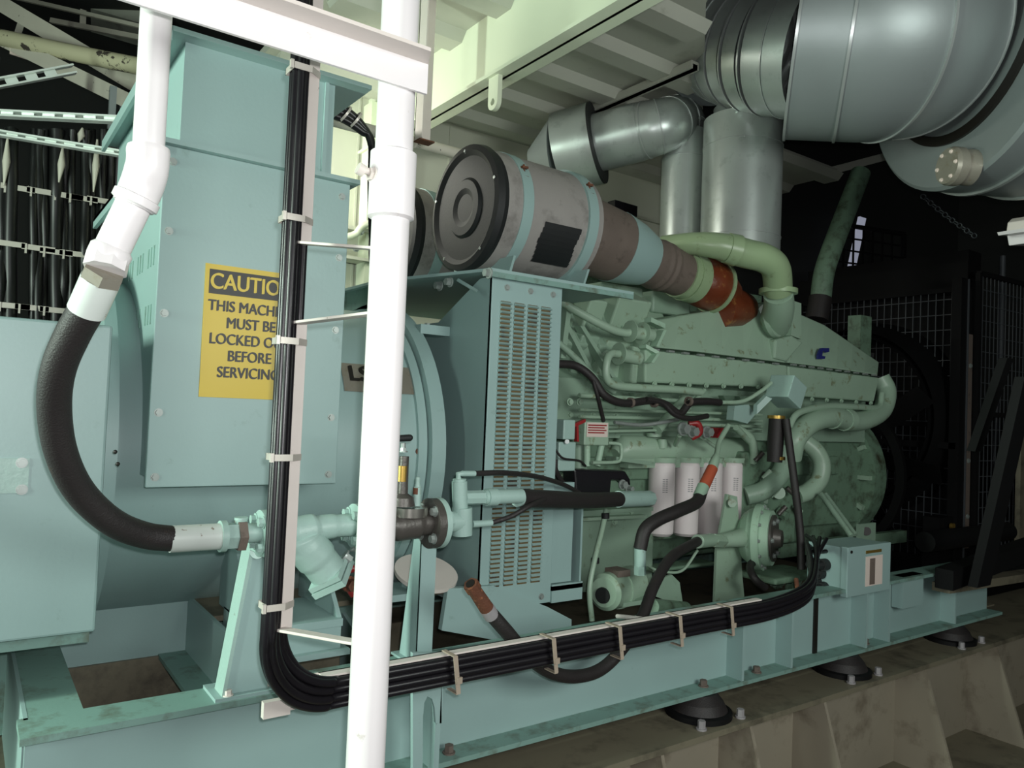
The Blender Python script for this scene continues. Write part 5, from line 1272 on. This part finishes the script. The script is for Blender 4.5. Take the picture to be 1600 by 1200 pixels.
# big dark hose behind
tag(MB().tube(spline([at(1345, 270, Y=2.75), at(1330, 310, Y=2.75), at(1305, 375, Y=2.75), at(1288, 425, Y=2.75), at(1282, 470, Y=2.75)]), .062, 24).build('radiator_hose', 'engine_dk'), 'thick dark green pipe leaning behind the engine end', 'pipe')
tag(MB().tube([at(1282, 465, Y=2.75), at(1276, 500, Y=2.75)], .068, 24).build('radiator_coupling', 'rubber'), 'black rubber coupling at the foot of the leaning dark green pipe', 'coupling')
tag(MB().box(4.3, 4.42, 2.5, 2.58, 1.75, 2.15).build('support_strut', 'engine_dk'), 'dark green strut just right of the charge air pipe elbow', 'strut')
# dark roof frames right (behind the ducts)
tag(MB().bar(at(1210, 290, Y=3.6), at(1420, 235, Y=3.0), V((0, .05, 0)), V((0, 0, .03))).build('roof_bearer', 'ceil'), 'dim roof bearer under the clad exhaust duct', 'beam')
tag(MB().bar(at(930, 320, Y=3.5), at(1035, 350, Y=3.5), V((0, .01, 0)), V((0, 0, .008))).build('thin_rail', 'cream'), 'thin pale rail behind the ribbed intake hose', 'rail')
tag(MB().box(2.2, 4.3, 3.2, 3.3, 1.7, 2.33).build('rear_bank_cover', 'engine_dk'), 'dark rear bank cover of the engine seen past the intake duct', 'cover')
tag(MB().bar(at(955, 322, Y=3.15), at(990, 332, Y=3.15), V((0, .03, 0)), V((0, 0, .03))).build('rear_hose', 'cable'), 'short black hose piece behind the intake duct', 'hose')

# ================================================================ LEFT BACKGROUND
def F_(px, py, f): return at(px, py, F=f)
# ceiling strip at top left
struct(MB().prism([F_(80, -60, 5.5), F_(260, -60, 5.5), F_(260, 48, 5.5), F_(110, 4, 5.5)], (.05, .4, 0)).build('trim_1', 'ceil'))
def strut(label, p, q, w, th, m_='truss', name='roof_strut'):
    d = (q - p).normalized(); up_ = V((0, 0, 1)); sdv = d.cross(up_).normalized(); u2 = sdv.cross(d).normalized()
    return tag(MB().bar(p, q, u2 * w, sdv * th).build(name, m_), label, 'strut')
strut('upper grey diagonal roof strut at top left', F_(-260, -150, 4.9), F_(235, 145, 4.2), .045, .012)
strut('lower grey diagonal roof strut crossing above the cable tray at left', F_(-260, -68, 4.7), F_(235, 175, 4.0), .040, .012)
strut('thin grey upper roof bar at top left', F_(20, -5, 5.2), F_(235, 45, 5.0), .012, .012)
strut('dim grey roof bar behind the diagonal struts', F_(80, 32, 5.2), F_(235, 62, 5.0), .016, .012)
tag(MB().bar(F_(130, 16, 5.15), F_(129, 42, 5.15), V((.018, 0, 0)), V((0, .01, 0))).build('roof_hanger', 'truss'), 'short grey hanger between the two thin roof bars', 'hanger')
tag(MB().bar(F_(37, 24, 4.6), F_(28, 52, 4.6), V((.018, 0, 0)), V((0, .01, 0))).build('roof_hanger', 'truss'), 'short grey hanger beside the peeling roof pipe', 'hanger')
tag(MB().tube([F_(-260, 2, 4.5), F_(100, 80, 4.2), F_(240, 108, 4.1)], .045, 24).build('roof_pipe', 'peel'), 'cream roof pipe with peeling paint at top left', 'pipe')
def tray(label, p, q, w, m_='zinc'):
    o = thing('cable_tray', p, label, 'cable tray')
    d = (q - p); L_ = d.length; d.normalize(); sdv = d.cross(Z1).normalized(); u2 = sdv.cross(d).normalized()
    MB().bar(p + u2 * w, q + u2 * w, u2 * .004, sdv * .02).bar(p - u2 * w, q - u2 * w, u2 * .004, sdv * .02).build('side_lip', m_, o)
    r_ = MB(); t = 0; 
    while t < L_ - .05:
        r_.bar(p + d * (t + .0), p + d * (t + .05), u2 * w, sdv * .002); t += .085
    r_.build('perforated_web', m_, o)
    return o
tray('galvanised perforated tray sloping up at far left', F_(-200, 167, 3.1), F_(116, 108, 3.6), .017)
tray('galvanised perforated tray above the hanging black cables', F_(-200, 168, 3.3), F_(200, 188, 3.45), .011)
tray('lower galvanised tray sagging across the top of the cable rack', F_(-200, 175, 3.35), F_(200, 242, 3.35), .009)
sg2 = tag(MB().obox(F_(30, 84, 4.3), V((.045, .01, 0)), V((0, 0, .018)), V((0, .004, 0))).build('tag_plate', 'paper'), 'small pale blue-white plate hanging below the struts at left', 'plate')
# cable rack: vertical cables + rungs + ties
YR = 4.1
rk = thing('cable_rack', at(90, 350, Y=YR + .08), 'steel ladder rack behind the hanging black cables at left', 'rack')
for py, nm in ((296, 'rung'), (384, 'rung'), (478, 'rung')):
    a = at(-40, py - 3, Y=YR + .05); b = at(185, py + 12, Y=YR + .05)
    MB().box(a.x, b.x, YR + .05, YR + .08, (a.z + b.z) / 2 - .012, (a.z + b.z) / 2 + .012).build(nm, 'black_steel', rk)
for px in (-20, 168):
    a = at(px, 300, Y=YR + .07); MB().box(a.x - .015, a.x + .015, YR + .07, YR + .1, .6, 3.0).build('side_rail', 'galv_dull', rk)
rnd = random.Random(11)
xs = [(3, .022), (17, .034), (52, .022), (61, .022), (70, .02), (88, .034), (101, .024), (112, .02), (133, .026), (143, .02), (160, .022), (172, .022)]
for i, (px, r_) in enumerate(xs):
    pts = []
    for k, py in enumerate((203, 240, 290, 340, 390, 440, 490, 560, 700)):
        j = rnd.uniform(-1.2, 1.2)
        pts.append(at(px + j + (k - 3) * -.5, py, Y=YR + rnd.uniform(-.02, .02)))
    tag(MB().tube(spline(pts, 4), r_ * .9, 10).build('hanging_cable', 'cable_dim'), 'black cable hanging vertically on the rack behind the end box', 'cable', 'black cables on the left rack')
for i, (px, py) in enumerate([(15, 381), (60, 388), (88, 394), (118, 397), (28, 294), (68, 300), (105, 306), (128, 310), (160, 314), (20, 478), (50, 481), (88, 485)]):
    p = at(px, py, Y=YR - .03)
    tag(MB().box(p.x - .065, p.x + .065, YR - .036, YR - .03, p.z - .012, p.z + .012).box(p.x - .052, p.x - .044, YR - .04, YR - .02, p.z - .03, p.z + .012).build('cable_strap', 'tie'), 'pale strap across the black cables on the left rack', 'cable tie', 'straps on the left cable rack')
for (px, y0, y1) in ((98, 230, 285), (152, 218, 300), (12, 215, 290), (129, 200, 222)):
    tag(MB().tube([at(px, y0, Y=YR - .05), at(px - 2, (y0 + y1) / 2, Y=YR - .05), at(px - 6, y1, Y=YR - .05)], [.004, .016, .003], 8).build('wall_gap_strip', 'truss'), 'pale sliver of bulkhead rib between the hanging cables', 'strip', 'pale slivers between hanging cables')
